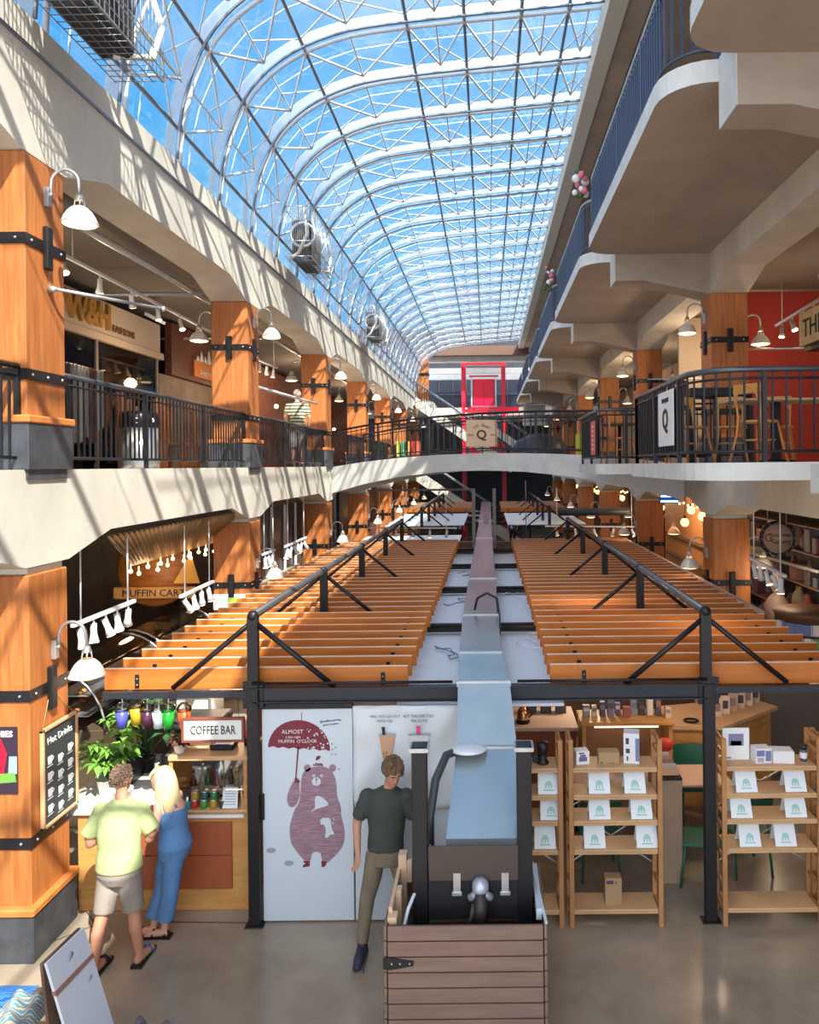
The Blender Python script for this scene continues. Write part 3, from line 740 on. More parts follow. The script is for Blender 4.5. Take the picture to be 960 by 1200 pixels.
# ================================================================ white doors with artwork
def door_panel(x0,x1,label,name):
    t=thing(name,label,'door',((x0+x1)/2,7.44,0))
    MB().bbox(x0,x1,7.42,7.46,.015,E-2.34,.004).build('door_leaf',PANEL,t)
    return t
DY=7.418
t=door_panel(-2.21,-1.335,'white sliding door with a purple-brown bear under an umbrella','stall_door')
t2=door_panel(-1.32,-.02,'white sliding door partly covered by a cloth banner with two iced drinks','stall_door')
MB().bbox(FX0+.06,-1.33,7.42,7.47,E-2.335,E-2.285,.004).build('head_track',BLACK,t)
PUR=flat('plum',(.19,.022,.045),.6); FUR=mat('bear_fur',(.20,.11,.15),.6,nscale=9,scale=(1.2,1,14),col2=(.42,.28,.36),detail=6)
def px2(pts,y,ox=300,oy=830,sc=120/758):
    out=[]
    for a,b in pts:
        p=P(ox+a*sc,oy+b*sc,y); out.append((p.x,p.z))
    return out
def smooth_poly(pts,n=3):
    for _ in range(n):
        q=[]
        for i in range(len(pts)):
            a,b=pts[i],pts[(i+1)%len(pts)]
            q+= [(a[0]*.75+b[0]*.25,a[1]*.75+b[1]*.25),(a[0]*.25+b[0]*.75,a[1]*.25+b[1]*.75)]
        pts=q
    return pts
def decal(pts,y,m,par,name,sm=0,th=.0012,**k):
    pts=px2(pts,y,**k)
    if sm: pts=smooth_poly(pts,sm)
    from mathutils.geometry import tessellate_polygon
    v=[(x,y,z) for x,z in pts]+[(x,y-th,z) for x,z in pts]; n=len(pts)
    tri=tessellate_polygon([[Vector((x,0,z)) for x,z in pts]])
    mb=MB().add(v,[tuple(i+n for i in f) for f in tri]+[(i,(i+1)%n,n+(i+1)%n,n+i) for i in range(n)])
    return mb.build(name,m,par)
body=[(330,640),(335,520),(350,470),(395,440),(470,428),(540,440),(580,490),(598,560),(600,660),(632,730),(628,790),(655,880),(660,960),(640,1030),(590,1090),(525,1150),(490,1135),(480,1062),(415,1062),(405,1135),(370,1140),(300,1060),(258,1000),(247,900),(262,820),(290,740),(320,700)]
b=decal(body,DY,FUR,t,'bear_drawing',2)
decal([(330,640),(300,720),(265,738),(235,715),(228,660),(250,590),(285,525),(320,530),(322,590)],DY,FUR,b,'bear_arm',2)
for cx_ in (380,568): decal([(cx_+26*math.cos(a*PI/6),442+28*math.sin(a*PI/6)) for a in range(12)],DY,FUR,b,'bear_ear')
decal([(448+33*math.cos(a*PI/8),542+31*math.sin(a*PI/8)) for a in range(16)],DY-.0013,PANEL,b,'muzzle')
decal([(448+8*math.cos(a*PI/4),526+6*math.sin(a*PI/4)) for a in range(8)],DY-.003,PUR,b,'nose')
decal([(446,530),(450,530),(450,556),(446,556)],DY-.003,PUR,b,'mouth_line')
for ex in (430,486): 
    decal([(ex+11*math.cos(a*PI/5),500+12*math.sin(a*PI/5)) for a in range(10)],DY-.0013,PANEL,b,'eye')
    decal([(ex+1+4*math.cos(a*PI/4),502+5*math.sin(a*PI/4)) for a in range(8)],DY-.003,PUR,b,'pupil')
decal([(285,520),(305,515),(328,540),(318,555),(290,550)],DY-.0013,PUR,b,'paw')
decal([(345,1130),(400,1130),(398,1170),(345,1178),(350,1160),(368,1150)],DY-.0013,PUR,b,'shoe'); decal([(485,1128),(528,1135),(512,1172),(486,1176)],DY-.0013,PUR,b,'shoe')
f=decal([(435,655),(460,645),(500,665),(530,695),(540,720),(440,745),(410,770),(415,755),(440,740)],DY-.0013,PANEL,b,'fish_drawing',1)
decal([(475,812),(550,810),(558,850),(560,890),(585,935),(548,935),(530,960),(508,955),(522,900),(500,855),(480,865)],DY-.0013,PANEL,b,'fish_tail',1)
decal([(440,770),(530,735),(600,700),(632,740),(600,800),(520,806),(442,800)],DY-.0025,FUR,b,'bear_forearm',1)
decal([(420,415),(500,418),(496,428),(424,424)],DY-.0013,PUR,b,'hat_brim'); decal([(438,412),(440,380),(458,372),(488,385),(492,414)],DY-.0013,PANEL,b,'hat_crown',1); decal([(440,405),(492,408),(492,416),(438,412)],DY-.0026,PUR,b,'hat_band'); decal([(440,385),(450,355),(472,350),(482,362),(458,385)],DY-.0026,PUR,b,'hat_feather',1)
um=[(90,290)]+[(90+230*(1-math.cos(a))*1.0,290-215*math.sin(a)+a*8) for a in [PI*i/20 for i in range(1,20)]]+[(548,318)]
sc_=[]
for j in range(6,0,-1):
    x1_=90+458*j/6; x0_=90+458*(j-1)/6; ym=290+28*(j-.5)/6
    sc_+=[((x0_+x1_)/2,ym-12),(x0_,290+28*(j-1)/6)]
u=decal(um+sc_[:-1],DY,PUR,t,'umbrella_drawing')
decal([(336,30),(341,30),(341,90),(336,90)],DY,PUR,u,'umbrella_tip'); decal([(308,285),(320,285),(300,525),(290,525)],DY,PUR,u,'umbrella_handle')
LT=flat('pale_letter',(.75,.78,.82))
def dtext(s,x,y,size,par,m=LT,yy=DY-.002,rot=0,sc=120/758,ox=300,oy=830):
    p=P(ox+x*sc,oy+y*sc,yy); text('lettering',s,size,(p.x,yy,p.z),(PI/2,rot,0),m,par,ext=.001)
dtext('ALMOST',270,175,.055,u); dtext("a late night",275,213,.033,u); dtext("MUFFIN  O'CLOCK",310,245,.045,u)
RR=random.Random(5)
for j in range(40):
    a,b_=RR.uniform(380,540),RR.uniform(150,300)
    if (a-320)**2/230**2+(b_-290)**2/205**2<.95:
        r=RR.uniform(3,8); decal([(a-r,b_),(a,b_-r),(a+r,b_),(a,b_+r)],DY-.0015,LT,u,'splash_mark')
for a,b_ in ((560,265),(588,290),(565,305),(560,340),(588,340),(612,450),(575,820),(570,850)):
    decal([(a-4,b_-8),(a+3,b_-5),(a+6,b_+8),(a,b_+5)],DY-.0015,PUR if a!=575 and a!=570 else LT,u,'raindrop')
dtext('@muffinmorning',550,92,.03,u,INK,rot=-.1); dtext('good company',555,118,.026,u,INK,rot=-.1)
for a,b_ in ((113,1052),(245,1147)):
    d=decal([(a+36*math.cos(q*PI/8),b_+20*math.sin(q*PI/8)) for q in range(16)],DY,flat('greyoval',(.33,.36,.4)),t,'oval_sticker')
MB().bbox(-2.215,-2.19,7.395,7.42,1.0,1.25,.004).build('pull_handle',BLACK,t)
# cloth banner
bn=thing('cloth_banner','pale wrinkled cloth banner with two iced drinks pinned over the stall door','banner',(-.8,7.4,1.2))
v=[];f=[];nx,nz=26,18
for j in range(nz+1):
    for i in range(nx+1):
        x=-1.325+(1.30)*i/nx; z=(E-2.305)-(.95)*j/nz*(1+.06*math.sin(3*i/nx))
        y=7.385+.018*math.sin(i*.9+j*.5)*math.sin(j*.35+.4)+.012*math.sin(i*.35-j*.6)
        if i<8: z-=0
        v.append((x,y,z))
for j in range(nz):
    for i in range(nx): a=j*(nx+1)+i; f.append((a,a+nx+1,a+nx+2,a+1))
mb=MB().add(v,f,True); o=mb.build('cloth',flat('cloth',(.70,.76,.83),.8),bn)
sd=o.modifiers.new('solid','SOLIDIFY'); sd.thickness=.002
BY=7.352
k=dict(ox=410,oy=820,sc=.125)
cup=decal([(275,335),(425,335),(385,560),(310,555)],BY,flat('milk_tea',(.62,.36,.22)),bn,'drink_drawing',**k)
decal([(270,318),(430,318),(428,340),(272,340)],BY-.001,flat('greyrim',(.35,.4,.45)),cup,'cup_rim',**k)
decal([(298,255),(328,255),(335,330),(308,330)],BY-.001,INK,cup,'straw',**k)
for j in range(16): 
    a,b_=RR.uniform(310,390),RR.uniform(480,545); r=6; decal([(a-r,b_),(a,b_-r),(a+r,b_),(a,b_+r)],BY-.0015,INK,cup,'pearl',**k)
cup=decal([(555,335),(745,335),(720,560),(575,555)],BY,flat('milk',(.72,.70,.68)),bn,'drink_drawing',**k)
decal([(550,318),(755,318),(752,338),(553,338)],BY-.001,flat('greyrim',(.35,.4,.45)),cup,'cup_rim',**k)
decal([(622,245),(662,245),(662,325),(626,325)],BY-.001,flat('pink',(.75,.08,.25)),cup,'straw',**k)
dk=dict(sc=.125,ox=410,oy=820,m=INK,yy=BY)
dtext('WILL YOU GO OUT',330,158,.033,bn,**dk); dtext('WITH ME?',330,203,.033,bn,**dk); dtext('BUT YOU ARE TOO',645,155,.033,bn,**dk); dtext('TEA CUTE!',650,200,.033,bn,**dk)

# loose cables on the white stall roofs
R=random.Random(31)
for i,(x,y) in enumerate(((-.62,9.4),(.45,9.9),(-.6,12.9),(.4,13.6),(-.55,16.2))):
    pts=[(x+.18*math.cos(a*.9+i)*(1-.05*a)+.02*a,y+.5*math.sin(a*.55+i*2)*.6,ZB-.195+.04*abs(math.sin(a*1.7))) for a in range(12)]
    o=MB().tube(pts,.008,5).build('loose_cable',[TUBED,WHITE][i%2]); tag(o,f'loose looped cable lying on the white stall roof, {ORD[i]} from the camera','cable')
# ================================================================ pine shelving units with leaflets
def ivar(x0,w,label,y=7.28,h=1.78):
    t=thing('pine_shelving',label,'shelf',(x0+w/2,y+.15,0))
    for x in (x0,x0+w-.045):
        s=MB().bbox(x,x+.045,y,y+.03,0,h,.003).bbox(x,x+.045,y+.28,y+.31,0,h,.003)
        for z in (.12,.35,.62,.9,1.15,1.4,1.62,1.74): s.bbox(x+.01,x+.035,y+.03,y+.28,z,z+.035,.002)
        s.build('side_frame',PINE,t)
    for z in (.17,.735,1.01,1.255,1.515):
        MB().bbox(x0+.047,x0+w-.047,y+.005,y+.305,z-.022,z,.006).bbox(x0+.047,x0+w-.047,y+.01,y+.025,z-.045,z-.022,.002).build('shelf_board',PINEL,t)
    s=MB()
    for a,b in (((x0+.02,.45),(x0+w-.02,1.0)),((x0+.02,1.0),(x0+w-.02,.45)),((x0+.02,1.0),(x0+w-.02,1.5)),((x0+.02,1.5),(x0+w-.02,1.0))):
        s.bar((a[0],y+.318,a[1]),(b[0],y+.318,b[1]),.004,.014)
    s.build('cross_brace',GALV,t)
    return t
UX=[-.20,.735,2.20,3.14]
ivar(-.21,.89,'pine shelving unit partly hidden by the duct support post')
ivar(.735,.89,'pine shelving unit in the middle, with six leaflets and three boxes on top')
ivar(2.19,.95,'pine shelving unit beside the black frame post, with a framed print on top')
ivar(3.15,.89,'pine shelving unit at the outer end, entering the picture by its side frame only')
GRN=flat('leaf_green',(.35,.62,.60))
LF=flat('leaflet',(.78,.86,.93),.5)
def leaflet(x,z,y=7.36,w=.205,h=.215,label='',sk=0):
    """folded stand-up sheet leaning back"""
    t=thing('leaflet_stand',label,'leaflet',(x,y,z),'green printed leaflets standing on the pine shelves')
    s=MB().add([(x-w/2,y-.04,z+.001),(x+w/2,y-.04,z+.001),(x+w/2-.005,y+.04,z+h),(x-w/2+.005,y+.04,z+h),(x-w/2,y-.037,z+.001),(x+w/2,y-.037,z+.001),(x+w/2-.005,y+.043,z+h),(x-w/2+.005,y+.043,z+h)],[(0,1,2,3),(7,6,5,4),(0,4,5,1),(1,5,6,2),(2,6,7,3),(3,7,4,0)])
    s.add([(x-w/2+.005,y+.041,z+h),(x+w/2-.005,y+.041,z+h),(x+w/2,y+.12,z+.001),(x-w/2,y+.12,z+.001)],[(0,1,2,3)])
    s.build('folded_sheet',LF,t)
    q=MB(); sl=.08/h
    def pt(a,b): return (x+a, y-.0425+ sl*b, z+b)
    # small domed building drawing and caption line
    n=10
    dome=[pt(.035*math.cos(PI*i/n),.075+.04*math.sin(PI*i/n)) for i in range(n+1)]
    q.add(dome,[tuple(range(n+1))]); q.quad(pt(-.05,.03),pt(.05,.03),pt(.05,.042),pt(-.05,.042)); q.quad(pt(-.035,.05),pt(-.02,.05),pt(-.02,.078),pt(-.035,.078)); q.quad(pt(.02,.05),pt(.035,.05),pt(.035,.078),pt(.02,.078)); q.quad(pt(-.007,.05),pt(.007,.05),pt(.007,.078),pt(-.007,.078))
    q.build('printed_picture',GRN,t)
    return t
rows=['upper row','middle row','lower row']
for ui,(ux,offs) in enumerate(((-.21,((.62,.76),(.62,.78),(.62,.72))),(.735,((.30,.64),(.30,.70),(.25,.75))),(2.19,((.25,.72),(.20,.72),(.28,.62))))):
    nm=['the shelf behind the duct support','the middle shelf','the shelf beside the post'][ui]
    for r,z in enumerate((1.255,1.01,.735)):
        for j,o_ in enumerate(offs[r]):
            if ui==0 and j==0: continue
            leaflet(ux+o_,z,label=f'white leaflet with green print, {["first","second"][j] if ui else "single"} in {rows[r]} of {nm}')
def cbox(name,label,x,y,z,w,d,h,m,cat='box',art=None,rz=0):
    t=thing(name,label,cat,(x,y,z))
    R=Matrix.Rotation(rz,4,'Z'); 
    s=MB(); s.T=Matrix.Translation((x,y,z))@R; s.bbox(-w/2,w/2,-d/2,d/2,0,h,.003); s.build('carton',m,t)
    s=MB(); s.T=Matrix.Translation((x,y,z))@R; s.box(-w/2+.01,w/2-.01,-d/2+.01,d/2-.01,h,h+.0015); s.build('lid_flap',m,t)
    if art:
        for (a,b,c_,d_,mm) in art:
            q=MB(); q.T=Matrix.Translation((x,y,z))@R; q.box(a*w,b*w,-d/2-.0015,-d/2,c_*h,d_*h); q.build('printed_mark',mm,t)
    return t
KRAFT=flat('kraft',(.42,.28,.15),.8); WBOX=flat('white_box',(.78,.80,.84),.5); DKI=flat('dark_print',(.06,.05,.09)); BLU=flat('blueprint',(.18,.22,.42))
cbox('small_carton','small white carton with a purple cup picture on the middle shelving unit',.735+.14,7.43,1.515,.13,.12,.125,WBOX,art=[(-.3,.3,.25,.6,flat('purple',(.16,.12,.28))),(-.2,.2,.62,.75,DKI),(-.3,.1,.82,.92,DKI)],rz=.15)
cbox('kraft_carton','flat brown kraft carton on top of the middle shelving unit',.735+.40,7.43,1.515,.20,.13,.115,KRAFT,art=[(-.4,-.32,.1,.25,DKI),(.0,.25,.1,.14,DKI)])
cbox('tall_carton','tall white carton with dark appliance pictures on the middle shelving unit',.735+.63,7.45,1.515,.15,.15,.29,WBOX,art=[(-.35,-.15,.65,.85,DKI),(-.35,-.1,.35,.5,DKI),(-.3,-.2,.1,.25,DKI),(.25,.5,.1,.85,BLU)],rz=-.2)
cbox('kraft_carton','upright brown kraft carton alone on the bottom shelf of the middle unit',.735+.43,7.43,.17,.16,.12,.25,KRAFT,art=[(-.42,.0,.78,.92,DKI),(.12,.2,.8,.88,DKI)])
cbox('framed_print','white framed print of a small photo on the shelving unit beside the frame post',2.19+.19,7.46,1.515,.26,.02,.31,WBOX,cat='picture',art=[(-.28,.28,.45,.82,flat('photo',(.22,.22,.36))),(-.2,.2,.45,.6,flat('photo2',(.5,.35,.3))),(-.4,-.2,.06,.09,DKI)])
cbox('small_carton','blue and white mug carton on the shelving unit beside the frame post',2.19+.42,7.42,1.515,.16,.13,.14,WBOX,art=[(-.45,.05,.5,.9,BLU),(-.4,.0,.1,.4,flat('greyp',(.4,.4,.48))),(.1,.45,.15,.85,BLU)],rz=.1)
cbox('white_carton','low plain white carton on the shelving unit beside the frame post',2.19+.62,7.42,1.515,.2,.15,.115,WBOX,rz=-.1)
t=thing('spice_jar','small dark-lidded jar at the end of the shelving unit beside the frame post','jar',(2.19+.83,7.42,1.515))
MB().lathe([(.033,0),(.035,.01),(.035,.10),(.03,.115)],(3.02,7.42,1.515),16).build('jar_body',flat('jar',(.1,.1,.13),.3),t); MB().lathe([(.0355,.03),(.0355,.085)],(3.02,7.42,1.515),16,caps=False).build('paper_label',WBOX,t); MB().lathe([(.036,.115),(.036,.15),(.03,.155)],(3.02,7.42,1.515),16).build('lid',flat('lid',(.02,.02,.03)),t)
t=thing('coffee_grinder','small black grinder on the shelving unit behind the duct support','grinder',(.50,7.42,1.515))
MB().lathe([(.06,0),(.06,.02),(.04,.04),(.045,.11),(.055,.13),(.055,.2),(.03,.21)],(.50,7.42,1.515),14).build('grinder_body',BLACK,t); MB().bbox(.40,.46,7.39,7.45,1.53,1.60,.01).build('side_handle',BLACK,t)
# ================================================================ stall interior on the shelving side
SP='behind the pine shelving'
t=thing('service_counter','brown service counter with pale top, behind the shelving beside the duct','counter',(.65,10.2,0))
MB().bbox(.22,1.10,9.85,10.6,0,1.0,.01).build('counter_body',CHERRY,t); MB().bbox(.18,1.12,9.78,10.65,1.0,1.045,.006).build('counter_top',flat('paletop',(.72,.58,.5),.4),t)
t=thing('display_cabinet','open brown wooden display cabinet between the two pale-topped counters','cabinet',(1.67,9.6,0))
MB().bbox(1.12,1.17,9.4,9.85,0,1.2,.004).build('side_panel',OAK,t); MB().bbox(2.18,2.23,9.4,9.85,0,1.2,.004).build('side_panel',OAK,t); MB().bbox(1.10,2.25,9.37,9.87,1.2,1.245,.005).build('cabinet_top',OAK,t)
MB().box(1.17,2.18,9.8,9.83,0,1.2).build('back_panel',flat('brownback',(.42,.22,.10)),t); MB().bbox(1.17,2.18,9.42,9.8,.5,.53,.003).build('inner_shelf',OAK,t); MB().box(1.3,2.1,9.6,9.62,1.10,1.115).build('light_strip',flat('strip',(1,.8,.55),e=1.2),t)
t=thing('service_counter','long angled wooden counter with pale top at the outer side of the stall','counter',(3.1,10.2,0))
pl=[(2.28,9.8),(2.95,9.75),(3.95,10.55),(3.7,10.95),(2.28,10.6)]
MB().prism([(2.32,9.85),(2.93,9.8),(3.85,10.55),(3.65,10.85),(2.32,10.55)],'Z',0,1.0).build('counter_body',OAK,t); MB().prism(pl,'Z',1.0,1.045).build('counter_top',PINEL,t)
R=random.Random(3)
items=[('copper_kettle','small copper kettle on the service counter beside the duct',(.42,10.0,1.045)),('cast_ring','black ring on the angled wooden counter',(2.6,9.95,1.045))]
t=thing('copper_kettle',items[0][1],'kettle',items[0][2]); x,y,z=items[0][2]
MB().lathe([(.09,0),(.09,.03)],(x,y,z),16).build('kettle_base',BLACK,t); MB().lathe([(.075,.03),(.08,.06),(.06,.16),(.035,.2),(.0,.215)],(x,y,z),18).build('kettle_body',mat('copper',(.75,.35,.2),.25,.9),t); MB().tube([(x+.07,y,z+.06),(x+.12,y,z+.1),(x+.1,y,z+.17),(x+.05,y,z+.17)],.01,8).build('handle',BLACK,t)
t=thing('cast_ring',items[1][1],'ring',items[1][2]); x,y,z=items[1][2]
MB().tube([(x+.09*math.cos(a*PI/8),y+.07*math.sin(a*PI/8),z+.02) for a in range(17)],.014,8,caps=False).build('ring_band',BLACK,t)
cols=[(.05,.05,.06),(.25,.3,.4),(.6,.5,.35),(.7,.68,.62),(.35,.12,.1),(.2,.2,.35),(.08,.1,.14)]
for i in range(11):
    x=1.2+.1*i; c_=cols[R.randrange(7)]
    z0=1.245; y=9.6+R.uniform(-.08,.1); h=R.uniform(.12,.24); w_=R.uniform(.06,.09)
    cbox('packaged_box',f'small boxed item in the row on the display cabinet, number {ORD[i] if i<8 else ["ninth","tenth","eleventh"][i-8]} from the duct end',x,y,z0,w_,.08,h,flat('pk%d'%i,c_),art=[(-.4,.4,.5,.8,flat('pm%d'%(i%4),cols[(i+3)%7]))])
for i in range(6):
    x=3.0+.14*i; y=10.15+.115*i
    cbox('picture_card',f'upright printed card leaning on the angled counter, {ORD[i]} from the frame post',x,y,1.045,.12,.03,.24,flat('card%d'%(i%3),[(.62,.5,.38),(.7,.6,.5),(.5,.36,.28)][i%3]),cat='card',art=[(-.3,.3,.3,.75,DKI if i%2 else flat('cardb',(.3,.2,.2)))])
for i,x in enumerate((.55,.75,.95)): cbox('dark_carton',f'dark small carton on the pale counter beside the duct, {ORD[i]} one',x,10.4,1.045,.14,.12,.14+.03*i,flat('dkc',(.08,.08,.1)))
t=thing('card_cabinet','tall narrow wooden cabinet topped with a tray of printed cards','cabinet',(1.86,8.3,0))
MB().bbox(1.76,2.0,8.03,8.62,0,1.08,.006).build('cabinet_body',mat('greige_wood',(.36,.26,.18),.6,var=.1),t); s=MB().bbox(1.76,2.0,8.03,8.62,1.08,1.11,.004); s.build('tray',BLACK,t)
for r in range(5):
    MB().cbox((1.88,8.1+.11*r,1.15),(.2,.015,.08),('X',-.5)).build('printed_card',flat('pc%d'%(r%3),[(.6,.35,.2),(.7,.6,.5),(.45,.2,.15)][r%3]),t)
for i,(x,y) in enumerate(((1.65,9.0),(2.02,8.9))):
    t=thing('red_bag',['red bag on the table by the display cabinet','red bag behind the narrow card cabinet'][i],'bag',(x,y,.78)); 
    MB().sph((x,y,.86+.28*i),(.10,.08,.08),12,6).build('bag_body',flat('redbag',(.6,.05,.03)),t)
t=thing('wooden_table','pale wooden table behind the shelving and narrow cabinet','table',(1.7,8.9,0))
MB().bbox(.95,2.75,8.68,9.28,.73,.76,.006).build('table_top',flat('tabletop',(.68,.47,.33),.45),t)
for x in (1.02,2.68):
    for y in (8.74,9.22): MB().tube([(x,y,0),(x,y,.73)],.018,8).build('leg',BLACK,t)
GREEN=flat('green_chair',(.015,.13,.085),.4)
def chair_green(x,y,rz,label):
    t=thing('green_chair',label,'chair',(x,y,0))
    T=Matrix.Translation((x,y,0))@Matrix.Rotation(rz,4,'Z')
    def B_():
        b=MB(); b.T=T; return b
    B_().bbox(-.21,.21,-.2,.2,.43,.46,.012).build('seat',GREEN,t)
    b=B_(); v=[];f=[]
    for j in range(4):
        for i in range(9):
            a=(i-4)/4; v.append((.22*a,.21-.05*a*a+.02*j,.58+.09*j))
    for j in range(3):
        for i in range(8): k=j*9+i; f.append((k,k+1,k+10,k+9))
    n=len(v); v+=[(p[0],p[1]+.015,p[2]) for p in v]; f+=[tuple(q+n for q in reversed(g)) for g in f]
    b.add(v,f,True).build('backrest',GREEN,t)
    for sx in (-1,1):
        B_().tube([(sx*.18,-.17,.44),(sx*.20,-.22,0)],.014,8).build('leg',GREEN,t)
        B_().tube([(sx*.20,.24,0),(sx*.18,.18,.44),(sx*.18,.20,.62)],.014,8).build('leg',GREEN,t)
    return t
chair_green(2.5,9.45,.0,'green chair with its back to the table, near the display cabinet')
chair_green(2.22,8.1,-PI/2-.25,'green chair side-on between the narrow cabinet and the black frame post')
chair_green(1.15,8.30,PI,'green chair seen through the middle shelving unit')
chair_green(2.75,8.35,PI+.1,'green chair behind the shelving unit beside the frame post')
struct(MB().box(3.3,5.3,11.02,11.1,0,1.1),'wall_stall',mat('dark_sheen',(.10,.07,.06),.25),'dark glossy stall wall behind the angled counter','wall')
struct(MB().box(-.9,3.3,12.4,12.5,0,2.0),'wall_stall_back',flat('backdk',(.13,.085,.06)),'dark back wall inside the front stall','wall')
struct(MB().box(-.93,-.9,7.5,12.4,0,2.05),'wall_partition',DARKB,'partition between coffee bar and shelving stall','wall')
# ================================================================ far end of the hall
ENDW=mat('end_dark',(.02,.024,.035),.5,var=.3,nscale=.8)
struct(MB().box(-12,12,54,54.2,0,14),'wall_end',ENDW,'dark glazed far end wall of the hall','wall')
struct(MB().box(-12,12,45.5,54,E-.35,E),'upper_floor_slab',CONCR,'upper floor at the far end of the hall','floor')
s=MB().box(-12,-3.2,45.5,54,E+3.35,E+3.77).box(-3.2,12,47.2,54,E+3.0,E+3.55)
struct(s,'upper_floor_slab',CONCE,'pale top landing slab at the far end','floor')
struct(MB().box(-4.3,4,45.0,45.5,E+6.45,E+7.0),'end_roof_beam',mat('brown_fascia',(.13,.075,.055),.7),'brown roof beam closing the end of the glass vault','beam')
for i,yy in enumerate((45.6,49.4,50.4)):
    struct(MB().box(-4.2,3,yy,yy+.5,E+6.15-.25*i,E+6.5-.25*i),'stepped_roof_beam',CONCE,f'{ORD[i]} pale stepped beam beyond the vault end','beam')
o=MB().box(-4.2,3,46,52,E+7.0,E+7.1).build('rear_skylight',glassmat('rear_light',(.9,.95,1.0),haze=.5)); tag(o,'pale rear skylight seen beyond the end of the vault','skylight')
t=thing('end_shopfront','dark glazed shopfront with pale mullions on the top landing','shopfront',(0,53.8,E+3.55))
MB().box(-4.5,3.5,53.6,53.8,E+3.55,E+6.2).build('dark_glazing',mat('shop_glaze',(.012,.016,.03),.3),t)
for i in range(9): MB().box(-4.3+.95*i-.02,-4.3+.95*i+.02,53.5,53.6,E+3.55,E+6.2).build('mullion',mat('mull',(.04,.055,.08),.5),t)
MB().box(-4.5,3.5,53.52,53.6,E+4.9,E+5.0).build('transom',mat('mull',(.18,.24,.30)),t)
# red elevator
t=thing('red_elevator','bright red framed glass lift tower with red double doors at the far end','elevator',(-.2,47.6,0))
for x in (-1.45,1.0):
    for y in (46.6,48.8): MB().bbox(x-.11,x+.11,y-.11,y+.11,0,E+6.55,.02).build('red_post',REDM,t)
for z in (E+6.45,E+3.3,E+.25): 
    for y in (46.6,48.8): MB().box(-1.45,1.0,y-.09,y+.09,z-.1,z+.1).build('red_beam',REDM,t)
MB().box(-1.1,.7,46.55,46.65,E+5.35,E+5.45).build('door_header',REDM,t)
for x0,x1 in ((-.85,-.215),(-.205,.43)): MB().bbox(x0,x1,46.8,46.9,E+3.62,E+5.25,.02).build('red_door',mat('red_gloss',(.80,.0,.04),.3),t)
for x in (-.95,.52): MB().box(x-.05,x+.05,46.75,46.9,E+3.6,E+5.35).build('door_jamb',GALV,t)
MB().box(-.95,.6,46.7,46.8,E+3.45,E+3.6).build('sill_plate',GALV,t)
MB().box(-1.3,.9,48.5,48.6,E+.4,E+6.3).build('glass_back',CLEAR,t)
MB().bbox(-1.1,.7,46.7,48.3,E+.1,E+1.6,.03).build('red_car_base',REDM,t)
o=MB().box(-1.2,1.9,46.3,46.45,E+3.2,E+3.5).build('red_fascia',REDM); tag(o,'low red fascia strip beside the lift doors on the top landing','fascia')
# stair flights
def flight(x0,z0,x1,z1,y,w,label):
    t=thing('stair_flight',label,'staircase',((x0+x1)/2,y,min(z0,z1)))
    n=max(4,round(abs(z1-z0)/.18)); dx=(x1-x0)/n; dz=(z1-z0)/n
    for yy in (y,y+w-.15):
        MB().prism([(x0,z0+.15),(x0,z0-.45),(x1,z1-.45),(x1,z1+.15)] if x1>x0 else [(x0,z0-.45),(x0,z0+.15),(x1,z1+.15),(x1,z1-.45)],'Y',yy,yy+.15).build('stringer',CONC,t)
        MB().tube([(x0,yy+.07,z0+1.0),(x1,yy+.07,z1+1.0)],.045,8).build('handrail',TUBED,t)
        b=MB()
        for i in range(0,n*2+1): b.bar((x0+dx*i/2,yy+.07,z0+dz*i/2+.1),(x0+dx*i/2,yy+.07,z0+dz*i/2+1.0),.02)
        b.build('baluster_panel',BLACK,t)
    s=MB()
    for i in range(n): s.box(min(x0+dx*i,x0+dx*(i+1)),max(x0+dx*i,x0+dx*(i+1)),y+.15,y+w-.15,z0+dz*(i+1)-.2,z0+dz*(i+1))
    s.build('steps',CONCR,t)
flight(-4.0,E+3.7,1.3,E+.0,42.7,1.4,'stair flight descending from the top landing past the sunlit parapet')
flight(.2,E+2.2,3.3,E+.2,44.7,1.2,'short stair flight behind the footbridge beside the lift')
flight(-4.0,E-.4,1.8,0.05,42.7,1.4,'lower stair flight descending from the upper floor below the footbridge')
t=thing('timber_column','orange timber column standing alone on the far top landing','column',(-3.7,43.8,E+3.6))
MB().bbox(-4.0,-3.4,44.3,44.9,E+3.63,E+6.4,.02).build('shaft',WOOD,t); MB().box(-4.03,-3.37,44.27,44.93,E+5.2,E+5.35).build('steel_strap',BLACK,t)
struct(MB().box(-5,-3.2,42.8,45.5,E+3.35,E+3.62),'balcony_slab',CONCE,'landing slab under the far timber column','floor')
rail('landing_railing','dark railing along the top landing beside the lift',[(-3.1,47.3),(-1.7,47.3)],E+3.56,sp=.18)
rail('landing_railing','dark railing across the upper floor in front of the lift',[(-4.2,46.1),(-1.7,46.1)],E,sp=.2)
o=MB().bbox(2.1,3.4,45.0,45.4,E+2.3,E+3.5,.03).build('concrete_bulkhead',CONCE); tag(o,'pale concrete bulkhead beside the far end of the top balconies','bulkhead')
